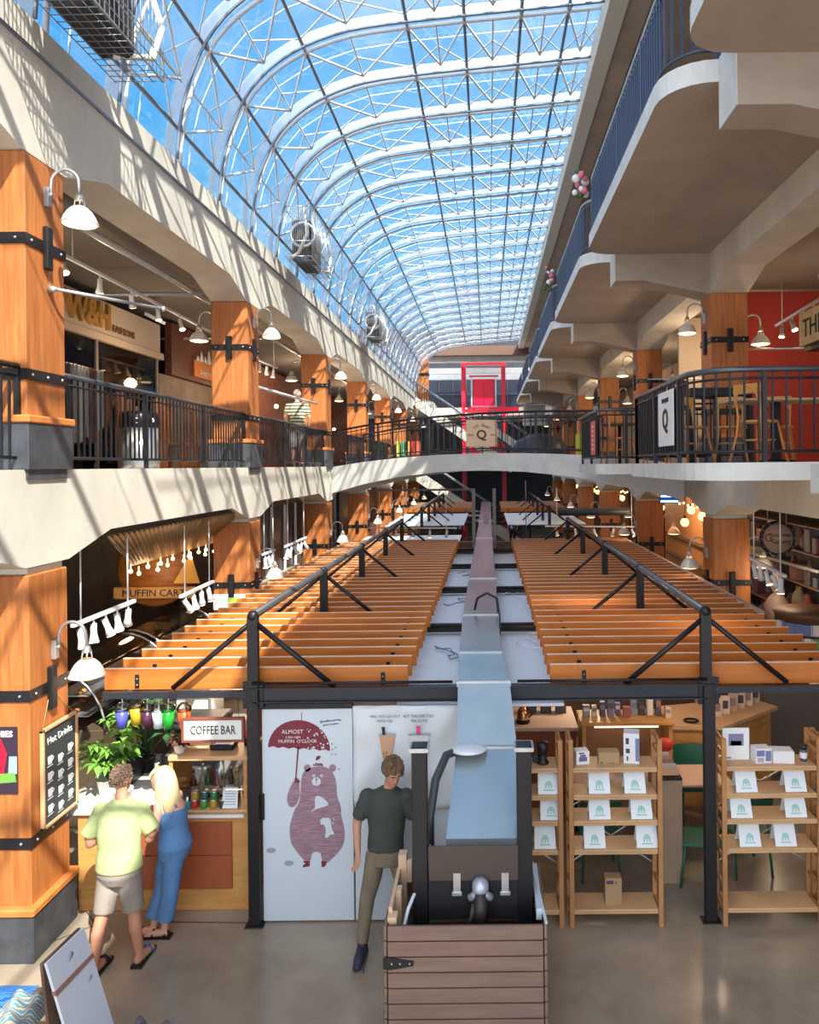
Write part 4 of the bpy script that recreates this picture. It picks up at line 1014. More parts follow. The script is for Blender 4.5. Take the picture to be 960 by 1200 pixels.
# bookshelf colours beyond bridge, upper shop side
for i,cc in enumerate(((.55,.55,.08),(.05,.3,.12),(.6,.28,.05),(.5,.03,.03),(.55,.1,.05))):
    o=MB().bbox(-3.95+.22*i,-3.80+.22*i,33.0,33.3,E,E+1.05).build('hanging_fabric',flat('fab%d'%i,cc)); tag(o,f'{["yellow","green","orange","dark red","brick red"][i]} upright fabric roll in the row beyond the footbridge','fabric roll','fabric rolls beyond the footbridge')
o=MB().bbox(3.2,3.9,27.4,28.0,E,E+1.1,.03).build('yellow_display',flat('yel',(.55,.6,.03))); tag(o,'yellow-green display stand on the upper floor beyond the footbridge','display')
t=thing('draped_stall','dark draped stall on the upper floor beyond the footbridge','stall',(1.9,29,E)); v=[]
MB().lathe([(1.1,0),(1.15,.5),(.9,.9),(.4,1.15),(0,1.2)],(2.0,29.5,E),16).build('dark_drape',flat('drape',(.02,.02,.03),.5),t)
# ================================================================ upper shops, shop side (W&H)
WX=-6.95
t=thing('shopfront','cream shopfront with sloping sign band and glazing, W&H side','shopfront',(WX,12.5,E))
s=MB().bbox(WX-.15,WX,6.0,16.35,E+2.42,E+3.05,.01); s.build('sign_band',mat('cream_band',(.60,.50,.42),.6),t)
MB().bbox(WX-.2,WX+.06,6.0,16.4,E+2.30,E+2.44,.01).build('cornice',mat('cream_band2',(.62,.50,.38),.6),t)
GOLD=mat('gold_letter',(.75,.42,.10),.3,.7)
text('letter_text','W&H',.62,(WX+.03,13.38,E+2.74),FX,GOLD,t,ext=.03,bold=.02)
text('letter_text','FASHIONS',.19,(WX+.02,14.68,E+2.60),FX,flat('brownletter',(.22,.11,.05)),t,ext=.01)
MB().box(WX-1.8,WX-1.7,6,16.4,E,E+2.3).build('back_wall_panel',mat('shopback',(.30,.23,.18),.7,var=.3,nscale=1.2),t)
for y in (6.5,8.9,11.3,13.7,16.2): MB().box(WX-.06,WX+.0,y-.04,y+.04,E,E+2.3).build('mullion',flat('mullion',(.25,.2,.17)),t)
MB().box(WX-.035,WX-.03,6,16.3,E+.1,E+2.3).build('window_glass',CLEAR,t)
for i,(y,z) in enumerate(((12.8,1.6),(13.5,1.75),(14.2,1.5),(15.0,1.8),(15.6,1.5),(15.2,1.15))):
    o=MB().lathe([(.0,0),(.17,.01),(.19,.03),(.17,.05),(0,.05)],(WX-1.68,y,E+z),20,axis='X',caps=False).build('wall_hat',flat('hat%d'%(i%3),[(.05,.04,.04),(.12,.08,.06),(.5,.4,.3)][i%3])); tag(o,f'round hat on the shop back wall behind the glazing, {ORD[i]} from the first column','hat')
R=random.Random(9)
for j in range(2):
    t=thing('clothes_rack',['clothes rack full of dark garments behind the first walkway railing','second clothes rack with patterned garments beside the bin'][j],'clothes rack',(-5.9,9.0+1.6*j,E))
    y0=8.3+1.65*j; MB().tube([(-5.9,y0,E),(-5.9,y0,E+1.5),(-5.9,y0+1.5,E+1.5),(-5.9,y0+1.5,E)],.018,8).build('rack_frame',BLACK,t)
    for i in range(14):
        yy=y0+.08+.1*i; cc=[(.04,.04,.05),(.25,.22,.2),(.1,.03,.04),(.35,.33,.3),(.03,.05,.08)][R.randrange(5)]
        MB().bbox(-6.12,-5.68,yy,yy+.06,E+.35+R.uniform(0,.25),E+1.46,.02).build('garment',flat('garm%d'%R.randrange(5),cc),t)
t=thing('litter_bin','round steel bin with dark rim and white recycling marks on the upper walkway','bin',(-5.3,11.7,E))
MB().lathe([(.27,0),(.28,.05),(.28,.62)],(-5.3,11.7,E),24).build('bin_body',mat('steel_bin',(.55,.57,.6),.3,.8),t)
MB().lathe([(.285,.62),(.29,.80),(.24,.86),(.0,.88)],(-5.3,11.7,E),24).build('bin_rim',BLACK,t)
text('recycling_mark','O K A',.12,(-5.12,11.46,E+.71),(PI/2,0,.75),WHITE,t)
t=thing('wet_floor_sign','yellow folding floor sign beside the steel bin','floor sign',(-5.35,12.3,E))
MB().add([(-5.55,12.2,E),(-5.25,12.2,E),(-5.3,12.32,E+.8),(-5.5,12.32,E+.8),(-5.55,12.24,E),(-5.25,12.24,E),(-5.3,12.35,E+.8),(-5.5,12.35,E+.8)],[(0,1,2,3),(7,6,5,4),(0,4,5,1),(1,5,6,2),(2,6,7,3),(3,7,4,0)]).build('sign_leaf',flat('yellow',(.85,.45,.02)),t)
for i,(y,w) in enumerate(((12.9,.9),(14.3,.9),(15.8,.8))):
    t=thing('wooden_bench',f'{ORD[i]} orange wooden booth partition behind the first walkway railing','bench',(-5.9,y,E))
    s=MB().bbox(-6.2,-5.7,y,y+w,.42+E,.47+E,.01); s.build('seat',BOARD,t)
    for q in range(3): MB().bbox(-6.25,-6.2,y+.05+.3*q,y+.2+.3*q,E,E+1.3-.1*q,.01).build('back_slat',BOARD,t)
    MB().bbox(-5.75,-5.7,y,y+w*.9,E,E+.42,.01).build('front_panel',BOARD,t)
t=thing('shopfront','dark red shopfront with a skyline emblem sign beyond the cream one','shopfront',(WX,18.5,E))
MB().bbox(WX-.1,WX+.05,16.8,22.0,E+2.05,E+3.2,.01).build('sign_band',mat('oxblood',(.13,.035,.022),.5),t)
MB().bbox(WX-.2,WX-.1,16.5,22,E,E+2.05).build('window_wall',mat('shopback',(.3,.23,.18)),t)
em=MB().bbox(WX+.05,WX+.10,18.0,19.6,E+2.15,E+2.55,.01); em.build('emblem_board',flat('embl',(.62,.20,.05)),t)
s=MB()
for i,(a,h) in enumerate(((18.1,.12),(18.35,.25),(18.6,.16),(18.85,.32),(19.1,.2),(19.35,.12))): s.add([(WX+.1,a,E+2.55),(WX+.1,a+.22,E+2.55),(WX+.1,a+.11,E+2.55+h),(WX+.07,a,E+2.55),(WX+.07,a+.22,E+2.55),(WX+.07,a+.11,E+2.55+h)],[(0,1,2),(5,4,3),(0,3,4,1),(1,4,5,2),(2,5,3,0)])
s.build('skyline_emblem',WHITE,t)
text('letter_text','GALLERY CO.',.16,(WX+.11,18.8,E+2.28),FX,WHITE,t)
t=thing('shopfront','dark brick-brown shopfront on the upper floor behind the striped-shirt person','shopfront',(WX,26,E))
MB().box(WX-.1,WX,22.3,44,E,E+3.1).build('brown_front',mat('brickbrown',(.16,.05,.03),.7,var=.35,nscale=3),t)
for i,(y,z) in enumerate(((19.5,1.4),(20.6,1.1),(21.5,1.1),(24,1.6),(27,1.2),(30,1.5),(33,1.3))):
    o=MB().sph((WX+.35,y,E+z+.3),.07,8,6).build('shop_bulb',BULB); tag(o,f'{ORD[i]} glowing globe bulb in the upper shops beyond the cream shopfront','bulb','globe bulbs in the upper shops')
t=thing('hanging_sign','small red hanging shop sign with white characters beyond the third upper column','sign',(-4.9,22.6,E+1.5)); 
MB().bbox(-5.2,-4.75,22.58,22.62,E+1.55,E+2.35,.01).build('sign_board',REDM,t)
for i in range(3): MB().box(-5.12,-4.85,22.57,22.58,E+1.65+.22*i,E+1.75+.22*i).build('letter_line',WHITE,t)
t=thing('tension_rod','white steel tension rod reaching out from the first upper column','rod',(-4.13,7.2,E+1.7))
MB().tube([(-4.12,7.25,E+1.70),(-4.05,7.25,E+1.70)],[.045,.02],10).tube([(-4.05,7.25,E+1.7),(-3.45,8.2,E+1.7)],.016,8).sph((-3.45,8.2,E+1.7),.03,8,6).build('rod_bar',GALV,t)
t=thing('tension_rod','white steel tension rod reaching out beyond the second upper column','rod',(-4.13,13.6,E+1.55))
MB().tube([(-4.7,14.2,E+1.62),(-4.2,18.9,E+1.55)],.03,8).build('rod_bar',WHITE,t)
for i in range(3):
    o=MB().tube([(-11,8.5+4.5*i,E+2.95),(-4.8,8.5+4.5*i,E+2.95)],.03,8).build('ceiling_pipe',GALV); tag(o,f'{ORD[i]} thin pipe under the dark ceiling of the W&H side','pipe')
o=MB().tube([(-5.0,6,E+3.0),(-5.0,30,E+3.0)],.05,8).build('ceiling_duct',GALV); tag(o,'long grey pipe under the ceiling parallel to the walkway','pipe')
o=MB().cbox((-6.3,14.6,E+2.85),(.3,.3,.06),('Y',.5)).build('ceiling_flood_light',WHITE); tag(o,'small square flood lamp above the end of the cream shopfront','lamp')
# maintenance cages at the vault's foot
def cage(y0,label,s_=1):
    t=thing('maintenance_cage',label,'wire cage',(-3.9,y0,E+4.1))
    x0,x1,z0,z1=-3.93,-3.42,E+4.12,E+5.1
    s=MB()
    for i in range(15): 
        for x in (x0+(x1-x0)*i/14,): s.tube([(x,y0,z0),(x,y0,z1)],.005,4)
    for i in range(22):
        y=y0+1.9*i/21; s.tube([(x1,y,z0),(x1,y,z1)],.005,4)
    for z in (z0,z0+.3,z1): s.tube([(x0,y0,z),(x1,y0,z),(x1,y0+1.9,z)],.009,5)
    s.build('wire_panel',GALV,t)
    fl=MB()
    for i in range(8): fl.tube([(x0+.1*i,y0,z0),(x0+.1*i,y0+1.9,z0)],.005,4)
    for i in range(18): fl.tube([(x0,y0+.11*i,z0),(x1,y0+.11*i,z0)],.005,4)
    fl.build('mesh_floor',TUBED,t)
    MB().bbox(x0+.02,x0+.4,y0+.5,y0+1.5,z0+.02,z1-.1,.05).build('machine_housing',DARK,t)
    MB().tube([(x0+.25+.24*math.cos(a*PI/10),y0+.45,z0+.55+.24*math.sin(a*PI/10)) for a in range(21)],.03,8,caps=False).build('fan_ring',GALV,t)
    MB().tube([(x0+.35,y0+.1,z1),(x0+.4,y0+.2,z0+.5),(x0+.2,y0+.3,z0+.15),(x0+.05,y0+.2,z0)],.035,8).build('curved_tube',SHADEM,t); MB().tube([(x1-.1,y0+1.7,z1),(x1+.05,y0+1.75,z0+.5),(x1+.02,y0+1.6,z0+.1),(x1-.3,y0+1.4,z0+.02)],.035,8).build('curved_tube',SHADEM,t)
cage(6.3,'nearest wire maintenance cage with fan housing at the foot of the vault')
cage(15.0,'middle wire maintenance cage at the foot of the vault')
cage(24.4,'farthest wire maintenance cage at the foot of the vault')
# ================================================================ ground floor shops, coffee bar side
t=thing('corrugated_awning','gold-brown corrugated metal awning hanging under the edge beam behind the coffee bar','awning',(-4.5,10.5,E-1.3))
v=[];f=[]; n=360
for i in range(n+1):
    y=0+i/n; w_=.035*math.sin(i*PI/5)
    ya=8.45+4.9*y; yb=10.75+3.6*y
    v+=[(-4.22+w_,ya,E-.72-.02),(-5.0+w_,yb,E-1.36)]
for i in range(n): a=2*i; f.append((a,a+1,a+3,a+2))
o=MB().add(v,f,True).build('corrugated_sheet',mat('corrugated',(.30,.185,.085),.45,.4),t); o.modifiers.new('s','SOLIDIFY').thickness=.004
MB().box(-4.3,-4.22,8.4,13.35,E-.76,E-.68).build('top_rail',BLACK,t)
R=random.Random(4)
for i in range(16):
    y=10.8+.24*i; z=E-1.44-.06*(i%2)-.02*R.random(); x=-5.0+.05*R.uniform(-1,1)
    o=MB().sph((x,y,z),.03,8,6).tube([(x,y,z+.02),(x,y,z+.10)],.008,5).build('string_bulb',BULB); tag(o,'small glowing bulb in the string under the corrugated awning','bulb','string bulbs under the corrugated awning')
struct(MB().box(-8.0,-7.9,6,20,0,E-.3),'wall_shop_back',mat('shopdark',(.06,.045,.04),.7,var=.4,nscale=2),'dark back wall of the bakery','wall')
struct(MB().box(-12,-4.8,19.6,19.7,0,E-.3),'wall_shop_side',DARKB,'dark side wall of the bakery','wall')
t=thing('barrel_sign','round orange barrel-shaped sign with the word MUFFIN behind the track lamps','sign',(-5.6,13.0,E-2.2))
MB().lathe([(.0,-.05),(.60,-.05),(.64,0),(.60,.05),(0,.05)],(-5.75,13.2,E-1.75),28,axis='Y',caps=False).build('barrel_disc',mat('barrel',(.36,.12,.02),.5,var=.3,nscale=3,scale=(1,1,6)),t)
MB().bbox(-6.4,-5.0,13.05,13.12,E-2.22,E-2.02,.02).build('ribbon_board',flat('ribbon',(.62,.33,.10)),t)
text('letter_text','MUFFIN CART',.17,(-5.7,13.03,E-2.12),FR,INK,t)
MB().add([(-5.35,13.0,E-1.95),(-4.9,13.0,E-1.95),(-5.05,13.0,E-1.45),(-5.35,13.02,E-1.95),(-4.9,13.02,E-1.95),(-5.05,13.02,E-1.45)],[(0,1,2),(5,4,3),(0,3,4,1),(1,4,5,2),(2,5,3,0)]).build('yellow_wedge',flat('wedge',(.7,.35,.04)),t)
for j,(ya,yb,zz) in enumerate(((9.4,11.4,1.55),(11.6,13.6,1.6))):
    t=thing('display_case',['curved glass bakery display case nearer the coffee bar','curved glass bakery display case farther along, below the muffin sign'][j],'display case',(-5.1,(ya+yb)/2,0))
    MB().bbox(-5.5,-4.75,ya,yb,0,1.2,.01).build('case_base',mat('case_base',(.09,.06,.04),.4),t)
    s=MB(); v=[]; f=[]; m_=8
    for i in range(m_+1):
        a=PI/2*i/m_; v+=[(-5.45+.72*math.cos(a),ya,1.2+.75*math.sin(a)),(-5.45+.72*math.cos(a),yb,1.2+.75*math.sin(a))]
    for i in range(m_): a=2*i; f.append((a,a+1,a+3,a+2))
    s.add(v,f,True).build('curved_glass',CLEAR,t)
    for q in (1.35,1.6): MB().box(-5.4,-4.95,ya+.05,yb-.05,q,q+.01).build('glass_shelf',GALV,t)
    for q in (ya,yb): MB().tube([(-5.45+.73*math.cos(PI/2*i/8),q,1.2+.76*math.sin(PI/2*i/8)) for i in range(9)],.014,6).build('end_trim',GALV,t)
    for q in range(12):
        x=-5.3+.11*(q%3); y=ya+.15+.4*(q//3)+.06*(q%2); z=1.36 if q%2 else 1.61
        o=MB().sph((x,y,z+.03),(.06,.07,.035),8,5).build('pastry',flat('pastry%d'%(q%2),[(.5,.26,.08),(.35,.14,.05)][q%2])); tag(o,f'baked pastry on a glass shelf of the {["nearer","farther"][j]} display case','pastry',f'pastries in the {["nearer","farther"][j]} display case')
# tall dark glazing third bay
t=thing('shopfront','tall dark glazed shopfront with white posts between second and third ground floor columns','shopfront',(-4.9,17,0))
MB().box(-4.95,-4.9,14.4,19.5,1.4,E-.9).build('dark_glazing',mat('shop_glaze',(.02,.03,.05)),t)
for y in (15.0,16.2,17.2,18.3,19.3): MB().box(-4.88,-4.83,y-.03,y+.03,1.3,E-.9).build('mullion',WHITE,t)
MB().bbox(-4.95,-4.78,14.3,19.5,0,1.95,.01).build('beige_base',mat('beige_base',(.42,.34,.24),.6),t)
o=MB().bbox(-4.755,-4.13,13.22,13.24,E-2.45,E-2.18,.003).mi(1).box(-4.5,-4.3,13.215,13.22,E-2.42,E-2.22).build('menu_card',[WHITE,flat('lime',(.35,.5,.08))]); tag(o,'white framed card with a green drink picture on the second ground floor column','card')
for k in range(3,6):
    t=thing('shopfront',f'dark shop opening between the {ORD[k-1]} and {ORD[k]} ground floor columns, coffee bar side','shopfront',(-5.2,LC[k]+3.2,0))
    MB().box(-5.3,-5.2,LC[k]+.4,LC[k+1]-.4,0,E-.7).build('dark_front',DARKB,t)
    MB().bbox(-5.2,-5.1,LC[k]+1.0,LC[k+1]-1.5,.9,1.9).build('lit_window',flat('litwin%d'%k,[(.35,.2,.15),(.4,.3,.2),(.3,.12,.1)][k-3],e=.3),t)
    o=MB().sph((-4.95,LC[k]+2,E-1.7),.08,8,6).build('shop_bulb',BULB); tag(o,f'warm globe bulb in the shop after the {ORD[k-1]} ground floor column','bulb')
# ================================================================ ground floor shops, shelving side
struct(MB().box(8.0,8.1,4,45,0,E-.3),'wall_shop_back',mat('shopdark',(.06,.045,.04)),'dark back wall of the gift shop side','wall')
t=thing('round_sign','round tan hanging sign with dark lettering and a dark studded rim','sign',(4.62,12.3,E-1.7))
cx,cy,cz=4.62,12.3,E-1.22
MB().lathe([(0,.03),(.28,.03),(.285,.0),(.28,-.04),(.245,-.05),(.235,-.03)],(cx,cy,cz),32,axis='Y',caps=False).build('rim',BLACK,t)
MB().lathe([(0,-.035),(.24,-.035),(.24,.0)],(cx,cy,cz),32,axis='Y',caps=False).build('sign_disc',flat('disc',(.50,.30,.20)),t)
text('letter_text','Gourmet',.095,(cx+.03,cy-.04,cz+.055),FR,INK,t); text('letter_text','Gallery',.105,(cx+.045,cy-.04,cz-.05),FR,INK,t); text('letter_text','G',.18,(cx-.155,cy-.04,cz+.01),FR,flat('mar',(.2,.03,.02)),t)
for a in range(12): MB().sph((cx+.262*math.cos(a*PI/6),cy-.05,cz+.262*math.sin(a*PI/6)),.01,6,4).build('stud',GALV,t)
for dx in (-.15,.15): MB().tube([(cx+dx,cy,cz+.24),(cx+dx,cy,E-.35)],.01,6).build('hanger',GALV,t)
R=random.Random(21)
cols=[(.18,.09,.07),(.26,.19,.15),(.07,.06,.07),(.25,.06,.04),(.09,.10,.13),(.32,.26,.18),(.05,.04,.04),(.13,.05,.08)]
t=thing('goods_shelving','dark wall shelves loaded with goods behind the round sign','shelf',(5.5,15,0))
for z in (.6,1.2,1.75,2.3,2.85,3.3): MB().bbox(5.3,5.7,12.3,17.5,z,z+.03,.004).build('shelf_board',flat('shelfdk',(.16,.08,.05)),t)
MB().box(5.7,5.75,12.3,17.5,0,3.6).build('back_panel',DARK,t)
n=0
for z in (1.23,1.78,2.33,2.88):
    y=12.5
    while y<17.2:
        h=R.uniform(.15,.42); w_=R.uniform(.14,.28)
        s=MB()
        if R.random()<.5: s.bbox(5.33,5.33+w_,y,y+w_,z,z+h,.01)
        else: s.lathe([(w_*.4,0),(w_*.48,h*.15),(w_*.45,h*.6),(w_*.2,h*.85),(w_*.18,h)],(5.5,y+w_/2,z),10)
        c_=R.randrange(8); o=s.build('gift_item',flat('gift%d'%c_,cols[c_])); tag(o,'small assorted ware on the dark wall shelves behind the round sign','ware','wares on the wall shelves behind the round sign'); n+=1
        y+=w_+R.uniform(.05,.2)
t=thing('garden_statue','pale stone statue-like figure display in the gift shop','display',(4.95,13.2,0))
MB().bbox(4.75,5.15,13.0,13.4,0,1.2,.02).build('pedestal',flat('ped',(.14,.07,.04)),t); MB().lathe([(.22,0),(.20,.1),(.14,.3),(.20,.55),(.23,.75),(.12,.9),(.06,.96),(.11,1.05),(.12,1.18),(.05,1.28),(0,1.3)],(4.95,13.2,1.2),16).build('draped_figure',flat('stone',(.30,.22,.19)),t)
t=thing('display_counter','dark curved counter hung with bright packets in front of the gift shop','counter',(5.0,11.9,0))
MB().lathe([(.55,0),(.55,2.05),(.58,2.07),(.58,2.1),(0,2.1)],(5.0,11.9,0),28).build('curved_body',flat('cbody',(.12,.05,.03)),t)
for i in range(40):
    a=PI*1.1+(i%10)*.19; z=1.22+.2*(i//10); x=5.0+.585*math.cos(a); y=11.9+.585*math.sin(a)
    cc=R.randrange(6); o=MB().cbox((x,y,z+.08),(.06,.14,.16),('Z',a)).build('packet',flat('pkt%d'%cc,[(.5,.05,.05),(.5,.4,.1),(.3,.1,.35),(.6,.6,.6),(.1,.15,.35),(.12,.3,.12)][cc])); tag(o,'bright small packet on the curved gift shop counter','packet','packets on the curved counter')
o=MB().bar((5.25,17.0,E-1.85),(5.25,12.2,E-1.75),.05,.05).build('light_rail',GALV); tag(o,'pale slanting rail above the gift shop goods','rail')
for k in range(1,6):
    c=RC[k+1]; 
    t=thing('shopfront',f'glowing shopfront between the {ORD[k-1]} and {ORD[k]} ground floor columns, shelving side','shopfront',(5.2,c+3.2,0))
    MB().box(5.9,6.0,c+(4.6 if k==1 else .4),c+BAY-.4,0,E-.5).build('lit_back_wall',flat('litback%d'%(k%2),[(.50,.22,.07),(.25,.10,.06)][k%2]),t)
    for q in range(3): MB().bbox(5.75,5.9,c+(4.7 if k==1 else .8),c+BAY-.8,.9+.6*q,.95+.6*q).build('shelf_board',DARKB,t)
    for q in range(4 if k<3 else 2):
        x=4.6+.35*(q%2); y=c+(3.2 if k==1 else 1.2)+(.75 if k==1 else 1.1)*q; z=E-1.15-.12*(q%3)
        l=thing('pendant_lamp',f'{["warm amber globe","copper globe"][q%2]} pendant lamp, {ORD[q]} in the shop past the {ORD[k-1]} column, shelving side','pendant lamp',(x,y,z))
        MB().tube([(x,y,z+.1),(x,y,E-.3)],.006,5).build('cord',BLACK,l); MB().sph((x,y,z),.10,12,8).build('globe',flat('amber',(1,.42,.13),e=3.0),l); MB().lathe([(.03,.09),(.04,.12),(.02,.15)],(x,y,z),10).build('socket',BLACK,l)
    for q in range(10 if k<3 else 4):
        x=4.9; y=c+1+.42*q+(1.6 if k==1 else 0); z=E-1.0-.04*(q%2)
        o=MB().sph((x,y,z),.028,6,5).build('string_bulb',BULB); tag(o,f'tiny warm bulb strung in the shop after the {ORD[k-1]} ground floor column, shelving side','bulb',f'string bulbs in shelving side shop {ORD[k-1]}')
o=MB().bbox(4.08,4.48,18.15,18.18,E-.80,E-.76,.003).bbox(4.08,4.48,18.15,18.18,E-.92,E-.88,.003).mi(1).bbox(4.06,4.50,18.18,18.22,E-.94,E-.74,.003).build('blue_sign',[flat('bluelit',(.2,.55,1.0),e=3),flat('bluedk',(.02,.05,.2))]); tag(o,'blue lit sign under the beam between first and second columns, shelving side','sign')
# long planter ledge at the outer end of the shaded canopy
o=MB().bar((3.62,10.2,E-2.0),(3.62,20.5,E-2.0),.06,.05).build('pale_ledge',flat('ledge',(.55,.40,.32))); tag(o,'pale thin ledge bar along the outer end of the shaded canopy','ledge')
# ================================================================ upper cafe, red wall
struct(MB().box(4.5,12,15.3,15.4,E,E+3.4),'wall_red',REDW,'deep red painted wall of the upper cafe','wall')
struct(MB().box(7.6,7.7,4,15.3,E,E+3.4),'wall_cafe_side',mat('redbrown',(.30,.05,.03),.7),'red-brown side wall of the upper cafe','wall')
t=thing('fascia_sign','tan wooden fascia sign with dark capital letters THE C above the red wall','sign',(5.6,10.0,E+1.3))
MB().bbox(4.9,4.95,8.8,12.05,E+1.80,E+2.32,.01).build('sign_board',mat('signtan',(.62,.42,.18),.5,var=.15,nscale=3,scale=(1,1,5)),t)
MB().box(4.96,5.6,8.8,12.0,E+1.72,E+2.28).build('sign_box',BLACK,t)
text('letter_text','THE CHEF',.40,(4.895,11.9,E+2.04),FXN,INK,t,ax='LEFT')
o=MB().bbox(4.5,4.86,15.18,15.29,E,E+2.2,.01).build('tan_board',OAK); tag(o,'narrow tan wooden board on the red wall beside the first column','board')
o=MB().bbox(4.62,4.85,15.12,15.17,E+.6,E+1.25,.004).mi(1).box(4.66,4.80,15.11,15.12,E+.9,E+.95).build('hanging_notice',[flat('noticeg',(.45,.45,.47)),INK]); tag(o,'grey notice sheet hung beside the first upper column of the cafe','notice')
o=MB().tube([(4.45,13.2,E+1.95),(7.5,13.2,E+1.95)],.02,8).build('thin_rail',GALV); tag(o,'thin grey rail across the top of the red wall','rail')
t=thing('black_side_table','long black side table behind the cafe chairs','table',(3.15,10.5,E)); MB().bbox(2.75,3.6,10.4,10.65,E+.9,E+1.02,.01).build('top_ledge',BLACK,t)
for x in (2.8,3.15,3.55): MB().box(x-.04,x+.04,10.5,10.6,E,E+.9).build('leg',BLACK,t)
BENT=mat('bentwood',(.60,.27,.07),.4)
def bentchair():
    t=thing('bentwood_chair','','chair',(0,0,0))
    MB().lathe([(.20,.44),(.21,.455),(.20,.47),(0,.47)],(0,0,0),20).build('seat',BENT,t)
    for a in (-1,1):
        MB().tube([(a*.14,-.14,.45),(a*.17,-.19,.2),(a*.20,-.24,0)],.014,8).build('leg',BENT,t)
        MB().tube([(a*.22,.24,0),(a*.17,.18,.3),(a*.15,.17,.5),(a*.16,.22,.8)],.014,8).build('leg',BENT,t)
    MB().tube([(.16*math.cos(q*PI/10),.22-.0,.62+.22*math.sin(q*PI/10)) for q in range(0,11)],.012,8).build('back_hoop',BENT,t)
    MB().bbox(-.18,.18,.205,.225,.76,.87,.008).build('backrest',BENT,t)
    MB().tube([(.17*math.cos(q*PI/8),.17*math.sin(q*PI/8),.25) for q in range(17)],.009,6,caps=False).build('stretcher_ring',BENT,t)
    tree(t); return t
bc=bentchair()
spots=[(2.62,9.9,.3,'bentwood chair nearest the rounded corner of the nearer cafe balcony'),(3.15,9.95,-.3,'second bentwood chair, beside the marble-topped table leg'),(3.05,8.62,PI/2+.6,'bentwood chair seen from its side in front of the table'),(4.25,8.95,-PI/2,'bentwood chair at the far side of the table, against the red wall'),(3.75,9.95,-.4,'bentwood chair behind the cafe table'),(2.4,13.75,.2,'bentwood chair on the farther cafe balcony near its corner'),(3.1,14.1,-.4,'bentwood chair on the farther cafe balcony beside the first column'),(2.5,15.25,3.3,'bentwood chair at the back of the farther cafe balcony')]
for i,(x,y,rz,l) in enumerate(spots):
    if i==0: bc.location=(x,y,E); bc.rotation_euler=(0,0,rz); bc['label']=l
    else: dup(bc,(x,y,E),rz,l)
t=thing('cafe_table','long pale-topped cafe table with black pedestal leg on the nearer balcony','table',(3.5,9.0,E))
MB().bbox(2.9,4.1,8.95,9.6,E+.72,E+.75,.01).build('table_top',PINEL,t); MB().bbox(3.42,3.52,9.2,9.3,E+.03,E+.72,.01).build('pedestal',BLACK,t); MB().lathe([(.24,0),(.24,.02),(.05,.04)],(3.47,9.25,E),20).build('foot',BLACK,t)
t=thing('cafe_table','small dark table on the farther cafe balcony','table',(2.75,14.4,E))
MB().lathe([(.32,.72),(.33,.74),(.32,.76)],(2.5,14.55,E),20).build('table_top',DARKB,t); MB().tube([(2.5,14.55,E),(2.5,14.55,E+.72)],.03,8).build('pedestal',BLACK,t)
struct(MB().box(6.4,6.5,19,44,E,E+3.4),'wall_upper_shops',mat('tanwall',(.42,.30,.20),.7),'tan wall of the upper shops beyond the first column','wall')
struct(MB().box(4.5,6.4,18.0,18.1,E,E+3.4),'wall_plaster',mat('cream_plaster',(.50,.42,.32),.7),'cream plaster return wall behind the first upper column','wall')
for i,(x,y,z) in enumerate(((4.05,16.5,E+1.45),(4.7,21.0,E+1.5))):
    t=thing('hanging_sign',['dark plum hanging sign with round white emblem after the first upper column','dark plum hanging sign after the second upper column'][i],'sign',(x,y,z-.3))
    MB().bbox(x-.28,x+.28,y-.02,y+.02,z-.32,z+.32,.005).build('sign_board',flat('plumdk',(.10,.02,.04)),t)
    MB().lathe([(.09,-.025),(.13,-.025),(.13,-.02)],(x-.1,y,z+.15),20,axis='Y',caps=False).build('round_emblem',WHITE,t)
    for q in range(3): MB().box(x-.2,x+.2-.06*q,y-.024,y-.02,z-.08*q-.06,z-.08*q-.03).build('letter_line',WHITE,t)
    MB().tube([(x-.6,y,z+.36),(x+.6,y,z+.36)],.014,6).build('hanger_bar',GALV,t)
# flower bundles on the top balcony
for i,(x,y) in enumerate(((1.62,12.0),(1.62,18.4))):
    t=thing('flower_bundle',['pink and white flower bundle hung on the top railing, nearer one','pink and white flower bundle hung on the top railing, farther one'][i],'flowers',(x,y,E+4.4))
    R=random.Random(i)
    for q in range(14):
        p=(x-.1+R.uniform(-.12,.08),y+R.uniform(-.15,.15),E+4.72-R.uniform(0,.55)); MB().sph(p,R.uniform(.04,.07),8,5).build('blossom',[flat('pinkfl',(.7,.18,.25)),WHITE,flat('leafdk',(.06,.12,.05))][q%3],t)
# ================================================================ coffee bar
t=thing('coffee_counter','warm wooden coffee counter with four reddish panels on its front','counter',(-3.3,7.9,0))
MB().bbox(-4.12,-2.42,7.64,8.3,0,.97,.006).build('counter_body',mat('maple_front',(.62,.33,.10),.45,nscale=3,scale=(1,1,5),col2=(.5,.24,.07)),t)
for i,(x0,x1) in enumerate(((-3.62,-3.16),(-3.14,-2.58))):
    for z0,z1 in ((.22,.55),(.56,.88)): MB().bbox(x0,x1,7.62,7.645,z0,z1,.003).build('front_panel',CHERRY,t)
MB().bbox(-3.05,-2.45,7.60,7.66,.93,.96,.005).build('edge_bar',WHITE,t)
t=thing('white_worktop','white worktop at the corner of the coffee bar by the timber column','worktop',(-3.9,8.1,.97))
MB().prism([(-4.35,7.60),(-3.15,7.60),(-3.15,8.35),(-3.3,9.6),(-4.35,9.6)],'Z',.975,1.015).build('white_top',mat('worktop',(.82,.82,.80),.25),t)
MB().prism([(-4.30,8.31),(-3.35,8.31),(-3.4,9.55),(-4.30,9.55)],'Z',0,.97).build('corner_cabinet',CHERRY,t)
t=thing('pastry_case','wooden open-fronted case with glass on the coffee counter','display case',(-2.8,7.9,.975))
OK=mat('maple_front',(.62,.33,.10))
